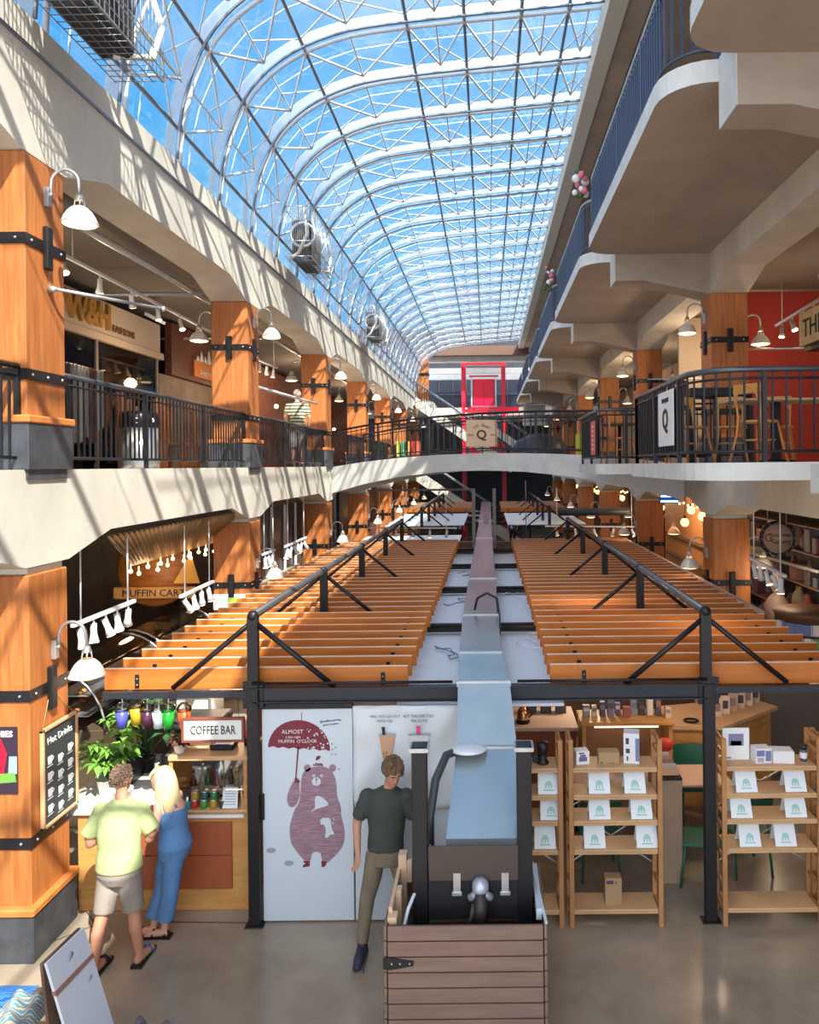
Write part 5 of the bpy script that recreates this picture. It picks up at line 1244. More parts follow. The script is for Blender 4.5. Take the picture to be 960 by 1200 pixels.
MB().bbox(-3.20,-2.42,7.62,8.2,.975,1.0,.004).build('case_floor',PINEL,t); MB().bbox(-3.20,-2.40,7.60,8.15,1.50,1.545,.005).build('case_top',PINEL,t)
MB().bbox(-3.20,-3.16,7.62,8.12,1.0,1.5,.004).build('case_side',OK,t); MB().bbox(-2.46,-2.42,7.62,8.12,1.0,1.5,.004).build('case_side',OK,t)
MB().box(-3.16,-2.46,7.63,7.634,1.2,1.5).build('front_glass',CLEAR,t)
jc=[(.45,.30,.04),(.02,.10,.08),(.02,.18,.05),(.5,.03,.03),(.05,.28,.06),(.40,.26,.02),(.03,.05,.06)]
for i in range(7):
    row=0 if i<3 else 1; x=(-2.97+.095*i) if row==0 else (-2.975+.095*(i-3)); z=1.085 if row==0 else 1.0; y=7.70
    t=thing('tea_tin',f'small {["amber","dark teal","green","red","bright green","ochre","black"][i]} tin with metal lid in the {["top","bottom"][row]} row inside the pastry case','tin',(x,y,z))
    MB().lathe([(.036,0),(.038,.01),(.038,.065),(.034,.072)],(x,y,z),16).build('tin_body',flat('tin%d'%i,jc[i],.35),t); MB().lathe([(.036,.072),(.036,.083),(.0,.084)],(x,y,z),16,caps=False).build('lid',GALV,t)
t=thing('menu_card','pale blue printed card propped in the pastry case','card',(-2.6,7.68,1.0))
MB().cbox((-2.61,7.68,1.10),(.15,.01,.20),('X',-.15)).build('card_sheet',LF,t); 
for q in range(6): MB().cbox((-2.61,7.671+.004*q-.008,1.04+.025*q),(.11,.002,.006),('X',-.15)).build('text_line',flat('greyink',(.3,.35,.4)),t)
for i in range(3):
    x=-3.14+.10*i
    t=thing('soap_bottle',f'small turquoise bottle with white pump by the dark card, {ORD[i]}','bottle',(x,7.68,1.0)) if i==1 else None
    if t: MB().bbox(x-.035,x+.035,7.65,7.71,1.0,1.06,.008).build('bottle_body',flat('turq',(.02,.38,.42),.3),t); MB().lathe([(.012,.06),(.012,.09),(.006,.11)],(x,7.68,1.0),10).build('pump',WHITE,t)
o=MB().bbox(-3.14,-3.0,7.73,7.76,1.0,1.16,.004).build('dark_card',flat('dkcard',(.05,.06,.07))); tag(o,'dark upright card behind the turquoise bottle in the pastry case','card')
R=random.Random(12)
for i in range(9):
    x=-3.08+.075*i; y=7.95+.05*(i%2); h=R.uniform(.22,.34)
    t=thing('syrup_bottle',f'{["dark wine","pale cork","green","red-capped","brown","black","amber","plum","dark green"][i]} bottle standing at the back of the pastry case','bottle',(x,y,1.0))
    c_=[(.08,.01,.02),(.45,.35,.22),(.03,.12,.04),(.35,.04,.05),(.10,.05,.02),(.02,.02,.02),(.3,.15,.03),(.12,.02,.08),(.02,.06,.03)][i]
    MB().lathe([(.03,0),(.034,.01),(.034,h*.55),(.014,h*.75),(.013,h)],(x,y,1.0),12).build('bottle_body',flat('syr%d'%i,c_,.25),t); MB().lathe([(.0345,h*.15),(.0345,h*.42)],(x,y,1.0),12,caps=False).build('paper_label',flat('plabel',(.6,.55,.45)),t); MB().lathe([(.015,h),(.015,h+.02)],(x,y,1.0),10).build('cap',GALV,t)
t=thing('card_terminal','black card terminal with a white screen on the pastry case','terminal',(-2.72,7.85,1.545))
MB().bbox(-2.84,-2.60,7.75,7.92,1.545,1.60,.01).build('terminal_base',BLACK,t); MB().cbox((-2.72,7.80,1.63),(.13,.012,.09),('X',-.5)).build('screen',WHITE,t)
t=thing('serving_board','pale round-ended wooden board lying on the pastry case','board',(-3.0,7.85,1.545)); MB().bbox(-3.15,-2.87,7.78,7.95,1.546,1.565,.006).build('board_plank',PINEL,t)
t=thing('flower_pot','small pot with pink blossom at the end of the pastry case','plant pot',(-2.5,7.9,1.545)); MB().lathe([(.035,0),(.045,.07)],(-2.5,7.9,1.545),12).build('pot',BLACK,t); MB().sph((-2.5,7.9,1.66),.045,8,6).build('blossom',flat('magenta',(.6,.03,.15)),t)
# framed sign COFFEE BAR
c=P(250,855,7.45)
t=thing('coffee_bar_sign','white framed sign reading COFFEE BAR hung from the stall beam','sign',(c.x,c.y,c.z-.1))
MB().bbox(c.x-.29,c.x+.29,7.44,7.46,c.z-.10,c.z+.10,.003).build('sign_face',flat('signface',(.72,.76,.74)),t)
s=MB().bbox(c.x-.305,c.x+.305,7.43,7.47,c.z+.095,c.z+.12,.003).bbox(c.x-.305,c.x+.305,7.43,7.47,c.z-.12,c.z-.095,.003).bbox(c.x-.305,c.x-.28,7.43,7.47,c.z-.1,c.z+.1,.003).bbox(c.x+.28,c.x+.305,7.43,7.47,c.z-.1,c.z+.1,.003); s.build('frame',flat('signframe',(.22,.06,.04)),t)
text('letter_text','COFFEE BAR',.120,(c.x,7.438,c.z-.005),FR,INK,t,sx=.66)
for dx in (-.25,.25): MB().tube([(c.x+dx,7.45,c.z+.1),(c.x+dx,7.42,ZB-.1)],.003,4).build('cord',BLACK,t)
# iced cups hanging below the beam
cc=[((.08,.10,.45),'blue'),((.50,.36,.02),'golden yellow'),((.06,.015,.04),'dark plum'),((.55,.68,.8),'icy white'),((.02,.42,.04),'bright green'),((.75,.11,.02),'orange red')]
cupx=[143,160,172.5,186,197,216]
for i,(cx_,(col,nm)) in enumerate(zip(cupx,cc)):
    c=P(cx_,842 if i not in (1,) else 838,7.5); x,z=c.x,c.z-.09
    t=thing('iced_cup',f'domed plastic cup of {nm} drink hanging from the stall beam','cup',(x,7.5,z))
    MB().lathe([(.045,0),(.065,.17)],(x,7.5,z),18).build('drink',flat('drink%d'%i,col,.25),t)
    MB().lathe([(.068,.17),(.071,.18),(.063,.215),(.035,.245),(.008,.25)],(x,7.5,z),18,caps=False).build('dome_lid',CLEAR,t)
    MB().tube([(x,7.5,z+.1),(x+.01,7.49,z+.29)],.006,6).build('straw',WHITE,t)
    MB().tube([(x,7.5,z+.29),(x,7.43,ZB-.05)],.002,4).build('string',WHITE,t)
# equipment behind
t=thing('espresso_machine','grey and black espresso machine behind the coffee counter','espresso machine',(-3.4,9.0,.97))
MB().bbox(-3.75,-3.1,8.7,9.15,1.02,1.15,.02).bbox(-3.7,-3.15,8.95,9.2,1.15,1.42,.02).bbox(-3.78,-3.08,8.7,9.2,1.42,1.52,.02).build('machine_body',mat('espresso',(.06,.065,.07),.3,.4),t)
for x in (-3.58,-3.28): MB().lathe([(.03,0),(.035,.05)],(x,8.8,1.32),12).tube([(x,8.8,1.34),(x,8.62,1.33)],.012,8).build('brew_group',GALV,t)
MB().bbox(-3.68,-3.18,8.66,8.94,1.15,1.17,.004).build('drip_tray',GALV,t)
struct(MB().box(-4.3,-2.5,10.4,10.5,0,2.1),'wall_bar_back',mat('bar_back',(.30,.27,.24),.6,var=.3,nscale=3),'back wall of the coffee bar','wall')
t=thing('back_shelf','shelf with cups and papers on the coffee bar back wall','shelf',(-3.3,10.3,1.4)); MB().bbox(-4.1,-2.7,10.15,10.4,1.45,1.48,.004).build('shelf_board',WHITE,t); MB().bbox(-4.1,-2.7,10.15,10.4,1.85,1.88,.004).build('shelf_board',WHITE,t)
for i in range(14):
    x=-4.05+.098*i; z=1.48 if i%2 else 1.88; h=R.uniform(.1,.16); c_=R.randrange(4)
    o=MB().lathe([(.032,0),(.042,h)],(x,10.27,z),12).build('paper_cup',flat('pcup%d'%c_,[(.8,.8,.78),(.65,.4,.2),(.5,.5,.52),(.1,.1,.12)][c_])); tag(o,'small cup on the coffee bar back shelves','cup','cups on the coffee bar back shelves')
t=thing('fridge','pale upright fridge behind the hanging cups','fridge',(-3.75,9.9,0)); MB().bbox(-3.98,-3.5,9.7,10.1,0,2.08,.02).build('fridge_body',flat('fridge',(.62,.66,.68),.35),t); MB().bbox(-3.55,-3.52,9.67,9.7,1.0,1.5,.005).build('handle',GALV,t)
# plants
LEAFG=mat('leaf_light',(.16,.36,.05),.5,var=.4,nscale=6); LEAFD=mat('leaf_dark',(.03,.11,.03),.5,var=.3,nscale=6)
def plant(x,y,z,r,h,nl,potm,label,ml=LEAFG,pot=(.07,.09,.15),ll=.16,seed=0,hang=0):
    t=thing('potted_plant',label,'plant',(x,y,z)); R=random.Random(seed)
    MB().lathe([(pot[0],0),(pot[1],pot[2]),(pot[1]+.008,pot[2]),(pot[1]-.01,pot[2]-.02),(0,pot[2]-.02)],(x,y,z),18,caps=False).build('pot',potm,t)
    s=MB(); st=MB()
    for i in range(nl//5):
        a=R.uniform(0,2*PI); rr=r*R.uniform(.2,1); hh=pot[2]+h*R.uniform(.35,1); tip=Vector((x+rr*math.cos(a),y+rr*math.sin(a),z+hh-hang*rr))
        st.tube([(x,y,z+pot[2]-.03),((x+tip.x)/2,(y+tip.y)/2,z+hh*.7),tip],.005,5)
        for k in range(5):
            b=a+(k-2)*.9+R.uniform(-.3,.3); d=Vector((math.cos(b),math.sin(b),R.uniform(-.5,.25))).normalized(); sd=d.cross(Vector((0,0,1))).normalized()*ll*.2; L_=ll*R.uniform(.7,1.1)
            up=Vector((0,0,.012)); m_=tip+d*L_*.5
            s.add([tip,m_+sd+up,tip+d*L_+Vector((0,0,-.25*L_)),m_-sd+up,m_-up*.3],[(0,4,1),(1,4,2),(0,3,4),(3,2,4)],True)
    st.build('stem',LEAFD,t); s.build('foliage',ml,t)
plant(-3.98,8.0,1.015,.24,.42,150,flat('potwhite',(.72,.70,.66)),'large leafy umbrella plant in a pale pot on the white worktop',seed=1,pot=(.09,.12,.17),ll=.17)
plant(-3.85,8.6,1.015,.26,.75,110,BLACK,'tall dark-leaved plant behind the umbrella plant',LEAFD,seed=2,ll=.2)
plant(-3.98,8.35,1.35,.22,.22,60,BLACK,'small bright leafy plant in a black pot above the worktop',seed=3,ll=.14)
plant(-3.13,7.72,1.545,.16,.13,60,WHITE,'reddish-brown leafy plant in a white pot on the pastry case',mat('leaf_brown',(.14,.05,.03),.6,var=.4,nscale=5),pot=(.045,.06,.09),ll=.10,seed=4,hang=.2)
MB_=MB().bbox(-4.12,-3.84,8.22,8.5,1.015,1.345,.005).build('plant_stand',BLACK); tag(MB_,'black stand raising the small bright plant on the worktop','stand')
t=thing('white_bucket','white plastic tub on the white worktop beside the seated plant pots','bucket',(-3.72,7.76,1.015))
MB().lathe([(.075,0),(.098,.15),(.105,.152),(.105,.162),(.095,.162),(.09,.14),(0,.135)],(-3.72,7.74,1.015),22,caps=False).build('tub_body',flat('tub',(.75,.80,.82),.4),t)
text('tub_mark','oo',.05,(-3.72,7.645,1.09),FR,flat('greyink',(.3,.35,.4)),t)
t=thing('black_tub','large black tub on the dark shelf behind the plants','tub',(-4.0,9.35,1.2)); MB().lathe([(.13,0),(.17,.22),(.18,.23),(.16,.23),(.14,.1),(0,.1)],(-4.0,9.3,1.35),22,caps=False).build('tub_body',BLACK,t); MB().bbox(-4.2,-3.8,9.1,9.5,1.015,1.345,.01).build('stand_block',DARKB,t)
# ================================================================ menu boards on the first column
t=thing('chalk_menu_board','wood-framed chalk menu board hanging on the inner face of the first column','menu board',(LX+.05,7.25,1.9))
y0,y1,z0,z1=7.0,7.60,1.10,2.02
z1=2.02
MB().box(LX+.02,LX+.035,y0+.02,y1-.02,z0+.02,z1-.02).build('chalkboard',flat('chalkb',(.035,.04,.05)),t)
MB().bbox(LX+.015,LX+.05,y0,y1,z0,z0+.03,.004).bbox(LX+.015,LX+.05,y0,y1,z1-.03,z1,.004).bbox(LX+.015,LX+.05,y0,y0+.03,z0,z1,.004).bbox(LX+.015,LX+.05,y1-.03,y1,z0,z1,.004).build('frame',PINEL,t)
CH=flat('chalk',(.62,.66,.68),.9)
text('chalk_lettering','Hot Drinks',.092,(LX+.037,(y0+y1)/2,z1-.14),FX,CH,t)
R=random.Random(2)
for r in range(4):
    for c_ in range(3):
        if (r+c_)%1==0:
            y=y0+.13+.17*c_; z=z1-.30-.15*r-(.04 if c_==1 else 0)
            s=MB().prism([(y-.035,z-.02),(y-.028,z-.055),(y+.028,z-.055),(y+.035,z-.02),(y+.035,z+.02),(y-.035,z+.02)],'X',LX+.0355,LX+.038)
            s.tube([(LX+.037,y+.035,z+.01),(LX+.037,y+.06,z-.01),(LX+.037,y+.035,z-.03)],.004,4); s.box(LX+.0355,LX+.038,y-.045,y+.045,z-.075,z-.068); s.build('chalk_cup',CH,t)
MB().tube([(LX+.02,y0+.05,z1),(LX+.01,7.2,z1+.35),(LX+.02,y1-.05,z1)],.004,4).build('cord',PINEL,t)
t=thing('smoothie_poster','dark poster of a red smoothie jar on the front of the first column','poster',(-4.55,6.87,1.9))
x0,x1,z0,z1=-4.76,-4.235,1.50,2.10
yf=6.868
MB().bbox(x0,x1,yf,yf+.01,z0,z1,.002).build('poster_sheet',flat('posterdk',(.035,.02,.04),.4),t)
def pp(pts,m,nm,dy): return MB().prism([(x0+(x1-x0)*a,z0+(z1-z0)*b) for a,b in pts],'Y',yf-dy,yf).build(nm,m,t)
pp([(.0,.28),(.75,.25),(.82,.6),(.72,.82),(.0,.85)],flat('smooth',(.72,.01,.04),.3),'jar_picture',.001)
pp([(.0,.62),(.70,.62),(.70,.84),(.35,.9),(0,.84)],flat('smooth2',(.72,.10,.22)),'froth_picture',.002)
pp([(.0,.1),(.35,.12),(.3,.26),(.0,.26)],flat('berry',(.7,.03,.04)),'berry_picture',.002); pp([(.38,.14),(.62,.15),(.6,.28),(.4,.27)],flat('peach',(.8,.3,.12)),'fruit_picture',.002); pp([(.66,.16),(.98,.18),(.95,.32),(.7,.3)],flat('mint',(.15,.35,.06)),'mint_picture',.002)
pp([(.84,.3),(.99,.3),(.99,.56),(.86,.56)],flat('paleblue',(.3,.5,.6)),'glass_picture',.001)
text('letter_text','SMOOTHIES',.075,((x0+x1)/2+.02,yf-.003,z1-.065),FR,WHITE,t,ext=.001,bold=.002)
# ================================================================ sandwich board and scarves, front corner
t=thing('sandwich_board','white folding sandwich board with a brown strip, standing at the front corner','sandwich board',(-3.0,5.4,0))
def leaf(x,tx,m0,nm):
    s=MB(); a=[(x,5.25,0),(x+.04,5.68,0),(tx+.04,5.66,1.02),(tx,5.25,1.02)]
    o_=[(p[0]+.02,p[1],p[2]) for p in a]; s.add(a+o_,[(3,2,1,0),(4,5,6,7),(0,1,5,4),(1,2,6,5),(2,3,7,6),(3,0,4,7)]); return s.build(nm,m0,t)
BW=mat('board_white',(.62,.68,.80),.5)
leaf(-2.78,-3.07,BW,'board_leaf'); leaf(-3.0,-3.10,DARKB,'board_back_leaf')
MB().add([(-2.980,5.245,.80),(-2.942,5.67,.80),(-2.951,5.67,.83),(-2.989,5.245,.83),(-3.015,5.25,.80),(-2.98,5.665,.80),(-2.985,5.665,.83),(-3.02,5.25,.83)],[(0,1,2,3),(7,6,5,4),(0,4,5,1),(1,5,6,2),(2,6,7,3),(3,7,4,0)]).build('brown_strip',flat('stripb',(.30,.16,.13)),t)
for (y,z,r) in ((5.46,.93,.035),(5.58,.70,.022)):
    xx=-3.07+.29*(1-z/1.02)+.02+.04*(y-5.25)/.43+.002
    MB().lathe([(0,0),(r,0),(r,.003),(0,.003)],(xx,y,z),14,axis='X',caps=False).build('round_mark',flat('greymark',(.35,.4,.5)),t)
def scarf(name,x,y,z,w,d,h,m,label,seed):
    R=random.Random(seed); v=[];f=[]; n=22
    for j in range(n+1):
        for i in range(n+1):
            a=i/n*2-1;b=j/n*2-1
            e=max(0,1-abs(a)**3)*max(0,1-abs(b)**3)
            v.append((x+a*w/2,y+b*d/2,z+h*e*(.75+.2*math.sin(7*a+3*b+seed)+.12*math.sin(13*b+seed))))
    for j in range(n):
        for i in range(n): q=j*(n+1)+i; f.append((q,q+1,q+n+2,q+n+1))
    t=thing(name,label,'scarf',(x,y,z)); MB().add(v,f,True).build('folded_cloth',m,t)
def stripes(name,c1,c2,c3,sc,rot=0,dist=6):
    m=mat(name,c1,.85); nt=m.node_tree; b=nt.nodes['Principled BSDF']; L=nt.links
    tc=nt.nodes.new('ShaderNodeTexCoord'); wv=nt.nodes.new('ShaderNodeTexWave'); wv.inputs['Scale'].default_value=sc; wv.inputs['Distortion'].default_value=dist; wv.inputs['Detail'].default_value=2
    mp=nt.nodes.new('ShaderNodeMapping'); mp.inputs['Rotation'].default_value=(0,0,rot); L.new(tc.outputs['Object'],mp.inputs['Vector']); L.new(mp.outputs['Vector'],wv.inputs['Vector'])
    r=nt.nodes.new('ShaderNodeValToRGB'); r.color_ramp.interpolation='CONSTANT'; e=r.color_ramp.elements; e[0].color=c1+(1,); e[1].position=.4; e[1].color=c2+(1,); q=e.new(.7); q.color=c3+(1,)
    L.new(wv.outputs['Fac'],r.inputs['Fac']); L.new(r.outputs['Color'],b.inputs['Base Color']); return m
t=thing('display_table','low display table holding the folded scarves','table',(-3.3,5.15,0)); MB().bbox(-4.3,-3.25,4.8,5.72,.52,.55,.006).build('table_top',DARKB,t)
for x in (-4.2,-3.5):
    for y in (4.9,5.55): MB().box(x-.02,x+.02,y-.02,y+.02,0,.52).build('leg',DARKB,t)
scarf('folded_scarf',-3.78,5.3,.55,.78,.86,.15,stripes('scarfblue',(.01,.07,.35),(.08,.35,.62),(.02,.12,.42),9,.6),'blue zigzag patterned scarf folded on the display table',1)
scarf('folded_scarf',-3.33,5.35,.56,.34,.5,.16,stripes('scarfmix',(.03,.28,.42),(.35,.12,.08),(.55,.42,.28),14,1.1),'multicoloured wavy scarf bunched against the sandwich board',2)
scarf('folded_scarf',-2.5,5.5,0.0,.5,.6,.42,stripes('scarfdark',(.03,.07,.11),(.40,.12,.10),(.05,.12,.15),12,2.2),'dark teal scarf with red patches heaped behind the sandwich board',3)
# ================================================================ people
SKIN=mat('skin',(.62,.32,.21),.55); SKINT=mat('skin_tan',(.52,.24,.15),.55)
def ell(s,rings,n=20):
    """rings: (cx,cy,z,rx,ry)"""
    v=[];f=[]
    for cx,cy,z,rx,ry in rings:
        for j in range(n):
            t=2*PI*j/n; v.append((cx+rx*math.cos(t),cy+ry*math.sin(t),z))
    k=len(rings)
    for i in range(k-1):
        for j in range(n): f.append((i*n+j,i*n+(j+1)%n,(i+1)*n+(j+1)%n,(i+1)*n+j))
    f.append(tuple(range(n-1,-1,-1))); f.append(tuple(range((k-1)*n,k*n)))
    return s.add(v,f,True)
def limb(s,pts,rs,n=12):
    s.tube(pts,rs,n)
    for p,r in zip(pts,rs): s.sph(p,r*.99,n,8)
    return s
def remesh(o,vox,smooth=6):
    m=o.modifiers.new('r','REMESH'); m.mode='VOXEL'; m.voxel_size=vox; m.use_smooth_shade=True
    k=o.modifiers.new('s','SMOOTH'); k.factor=.5; k.iterations=smooth
    dg=bpy.context.evaluated_depsgraph_get(); me=bpy.data.meshes.new_from_object(o.evaluated_get(dg)); old=o.data
    o.modifiers.clear(); o.data=me
    return o
def hand(s,w,d,side,curl=.5,L=.17):
    """palm and five separate bent fingers; w wrist point, d direction, side thumb side vector"""
    w=Vector(w); d=Vector(d).normalized(); sd=Vector(side); sd=(sd-d*sd.dot(d)).normalized(); nn=d.cross(sd).normalized()
    for k in range(4):
        a=w+sd*(.030-.02*k); limb(s,[a*1.0+d*.0,a+d*L*.48],[.013,.012],8)
    limb(s,[w,w+d*L*.42],[.024,.026],10)
    for k,fl in enumerate((.42,.48,.45,.34)):
        a=w+sd*(.033-.022*k)+d*L*.46; b=a+(d*math.cos(curl*.6)+nn*math.sin(curl*.6))*L*fl*.5
        c=b+(d*math.cos(curl*1.5)+nn*math.sin(curl*1.5))*L*fl*.5
        limb(s,[a,b,c],[.0095,.0085,.007],8)
    a=w+sd*.028+d*L*.12; b=a+(sd*.75+d*.65).normalized()*L*.22; c=b+(sd*.2+d+nn*curl*.6).normalized()*L*.18
    limb(s,[a,b,c],[.012,.010,.008],8)
def head(s,c,f,tilt=0,h=.235):
    """head at centre c facing unit vector f (horizontal)"""
    c=Vector(c); f=Vector(f).normalized(); q=f.to_track_quat('-Y','Z').to_matrix().to_4x4(); T=Matrix.Translation(c)@q@Matrix.Rotation(tilt,4,'X')
    old=s.T; s.T=T; k=h/.235
    rings=[(0,-.052,-.118,.016,.018),(0,-.045,-.108,.034,.038),(0,-.03,-.085,.050,.062),(0,-.014,-.055,.061,.080),(0,-.006,-.02,.069,.090),(0,.0,.015,.073,.095),(0,.004,.05,.073,.093),(0,.006,.08,.064,.080),(0,.006,.103,.045,.058),(0,.006,.116,.018,.024)]
    ell(s,[(a*k,b*k,z*k,rx*k,ry*k) for a,b,z,rx,ry in rings],20)
    s.sph((0,-.098*k,-.028*k),(.012*k,.018*k,.014*k),8,6); s.tube([(0,-.085*k,.012*k),(0,-.100*k,-.022*k)],[.006*k,.011*k],8)
    s.sph((0,-.083*k,-.065*k),(.024*k,.010*k,.006*k),8,6); s.sph((0,-.080*k,-.074*k),(.02*k,.010*k,.006*k),8,6)
    for a in (-1,1):
        s.sph((a*.074*k,.008*k,-.01*k),(.010*k,.018*k,.030*k),8,6)
        s.sph((a*.03*k,-.084*k,.018*k),(.02*k,.01*k,.006*k),8,6)
    s.T=old; return T
def face(T,t,k=1,iris=(.12,.07,.04),brow=(.12,.07,.04)):
    for a in (-1,1):
        e=MB(); e.T=T; e.sph((a*.03*k,-.0835*k,.0*k),(.0125*k,.006*k,.007*k),10,6); e.mi(1).sph((a*.03*k,-.088*k,.0),(.005*k,.003*k,.005*k),8,6); e.build('eye',[WHITE,flat('iris',iris)],t)
        e=MB(); e.T=T; e.tube([(a*.014*k,-.094*k,.020*k),(a*.03*k,-.096*k,.025*k),(a*.047*k,-.086*k,.020*k)],.004,6); e.build('eyebrow',flat('brow',brow),t)
    e=MB(); e.T=T; e.tube([(-.02*k,-.088*k,-.069*k),(0,-.094*k,-.070*k),(.02*k,-.088*k,-.069*k)],.0035,6).build('mouth',flat('lip',(.42,.12,.10)),t)
def curls(T,t,m,seed,n=90,r=.018,low=-.03,back=True,k=1,voxel=.008):
    R=random.Random(seed); s=MB(); s.T=T
    s.sph((0,.012,.03),(.080*k,.098*k,.092*k),20,12)
    for i in range(n):
        a=R.uniform(0,2*PI); z=R.uniform(low,.125)
        rr=math.sqrt(max(0,1-((z-.02)/.115)**2)); x=.080*rr*math.cos(a); y=.008+.098*rr*math.sin(a)
        if y<-.045 and z<.055: continue
        s.sph((x,y,z),R.uniform(.7,1.2)*r,8,6)
    o=s.build('hair',m,t); return o
# ---- 1: person in the pale green shirt at the counter, seen from behind
def person_green():
    bx,by=-3.33,6.86
    t=thing('person','person in pale yellow-green t-shirt and khaki shorts leaning at the coffee counter','person',(bx,by,0))
    V=lambda x,y,z:(bx+x,by+y,z)
    s=MB()
    fl,fr=(-.14,-.17),(.18,-.02)
    ell(s,[(*V(.0,.0,.80)[:2],.80,.155,.11),(*V(0,.0,.88)[:2],.88,.165,.12),(*V(0,.01,1.0)[:2],1.0,.150,.11),(*V(-.01,.02,1.15)[:2],1.15,.165,.115),(*V(-.01,.04,1.28)[:2],1.28,.175,.11),(*V(-.01,.06,1.36)[:2],1.36,.14,.085),(*V(0,.07,1.41)[:2],1.41,.06,.055)])
    limb(s,[V(0,.07,1.38),V(-.02,.10,1.50)],[.058,.052])
    for hx,kx,ky,fx,fy in ((-.085,-.12,-.07,fl[0],fl[1]),(.085,.13,.0,fr[0],fr[1])):
        limb(s,[V(hx,0,.84),V(kx,ky,.46),V((kx+fx)/2,(ky+fy)/2-.02,.32),V(fx,fy,.09)],[.085,.056,.056,.036])
        s.tube([V(fx,fy-.045,.045),V(fx+.01,fy+.06,.045),V(fx+.02+.02*(fx>0),fy+.18,.03)],[.036,.042,.032],12); s.sph(V(fx,fy-.04,.045),(.034,.034,.034),10,6)
        for q in range(5): limb(s,[V(fx+.015+(q-2)*.016,fy+.17,.028),V(fx+.025+(q-2)*.017,fy+.205-.008*abs(q-1),.024)],[.0095,.008],6)
    # arms: upper arms hang, forearms reach forward on the counter
    limb(s,[V(-.19,.05,1.32),V(-.275,.02,1.10),V(-.26,.0,1.055),V(-.13,.27,1.06)],[.055,.045,.043,.028]); hand(s,V(-.13,.27,1.06),(.5,.7,0),(0.3,-.3,.8),.6)
    limb(s,[V(.18,.06,1.32),V(.27,.05,1.12),V(.25,.06,1.07),V(.10,.30,1.10)],[.055,.045,.043,.028]); hand(s,V(.10,.30,1.10),(-.5,.7,.1),(-.3,-.3,.8),.6)
    T=head(s,V(-.03,.12,1.58),(.45,1,0),.18)
    o=remesh(s.build('body',SKINT),.009); adopt(o,t)
    face(T,t)
    curls(T,t,mat('hair_grey_brown',(.16,.10,.07),.8,var=.6,nscale=60),3,150,.014,-.05)
    # shirt
    s=MB()
    ell(s,[(*V(0,0,.84)[:2],.84,.205,.16),(*V(0,0,.94)[:2],.94,.195,.15),(*V(0,.01,1.03)[:2],1.03,.185,.14),(*V(-.01,.02,1.15)[:2],1.15,.195,.14),(*V(-.01,.04,1.28)[:2],1.28,.205,.135),(*V(-.01,.055,1.36)[:2],1.36,.175,.115),(*V(0,.065,1.405)[:2],1.405,.095,.08),(*V(0,.07,1.425)[:2],1.425,.068,.065)],24)
    s.tube([V(-.15,.05,1.32),V(-.20,.04,1.27),V(-.285,.02,1.12)],[.07,.078,.072],14); s.sph(V(-.18,.05,1.315),.082,12,8)
    s.tube([V(.14,.06,1.32),V(.19,.06,1.27),V(.28,.05,1.14)],[.07,.078,.072],14); s.sph(V(.17,.06,1.315),.082,12,8)
    o=remesh(s.build('t_shirt',mat('lime_shirt',(.44,.52,.24),.85,var=.06,nscale=8,bump=.2)),.010,4); adopt(o,t)
    s=MB()
    ell(s,[(*V(0,0,.72)[:2],.72,.165,.12),(*V(0,0,.80)[:2],.80,.195,.15),(*V(0,0,.90)[:2],.90,.185,.142)],24)
    for hx,kx,ky in ((-.09,-.115,-.05),(.09,.125,.0)): s.tube([V(hx,0,.80),V(hx*1.1,ky*.4,.65),V(kx,ky,.47)],[.10,.10,.092],16)
    o=remesh(s.build('shorts',mat('khaki_shorts',(.28,.24,.21),.8,var=.12,nscale=6,bump=.3)),.010,4); adopt(o,t)
    for fx,fy in (fl,fr):
        s=MB().cbox(V(fx+.01,fy+.065,.012),(.10,.31,.024)); s.build('sandal_sole',BLACK,t)
        MB().tube([V(fx-.05,fy+.10,.02),V(fx-.03,fy+.11,.07),V(fx+.02,fy+.12,.085),V(fx+.07,fy+.12,.02)],.014,8).tube([V(fx-.045,fy+.14,.02),V(fx+.02,fy+.15,.07),V(fx+.07,fy+.15,.02)],.012,8).build('sandal_strap',flat('blue_strap',(.03,.12,.32)) if fx>0 else BLACK,t)
person_green()
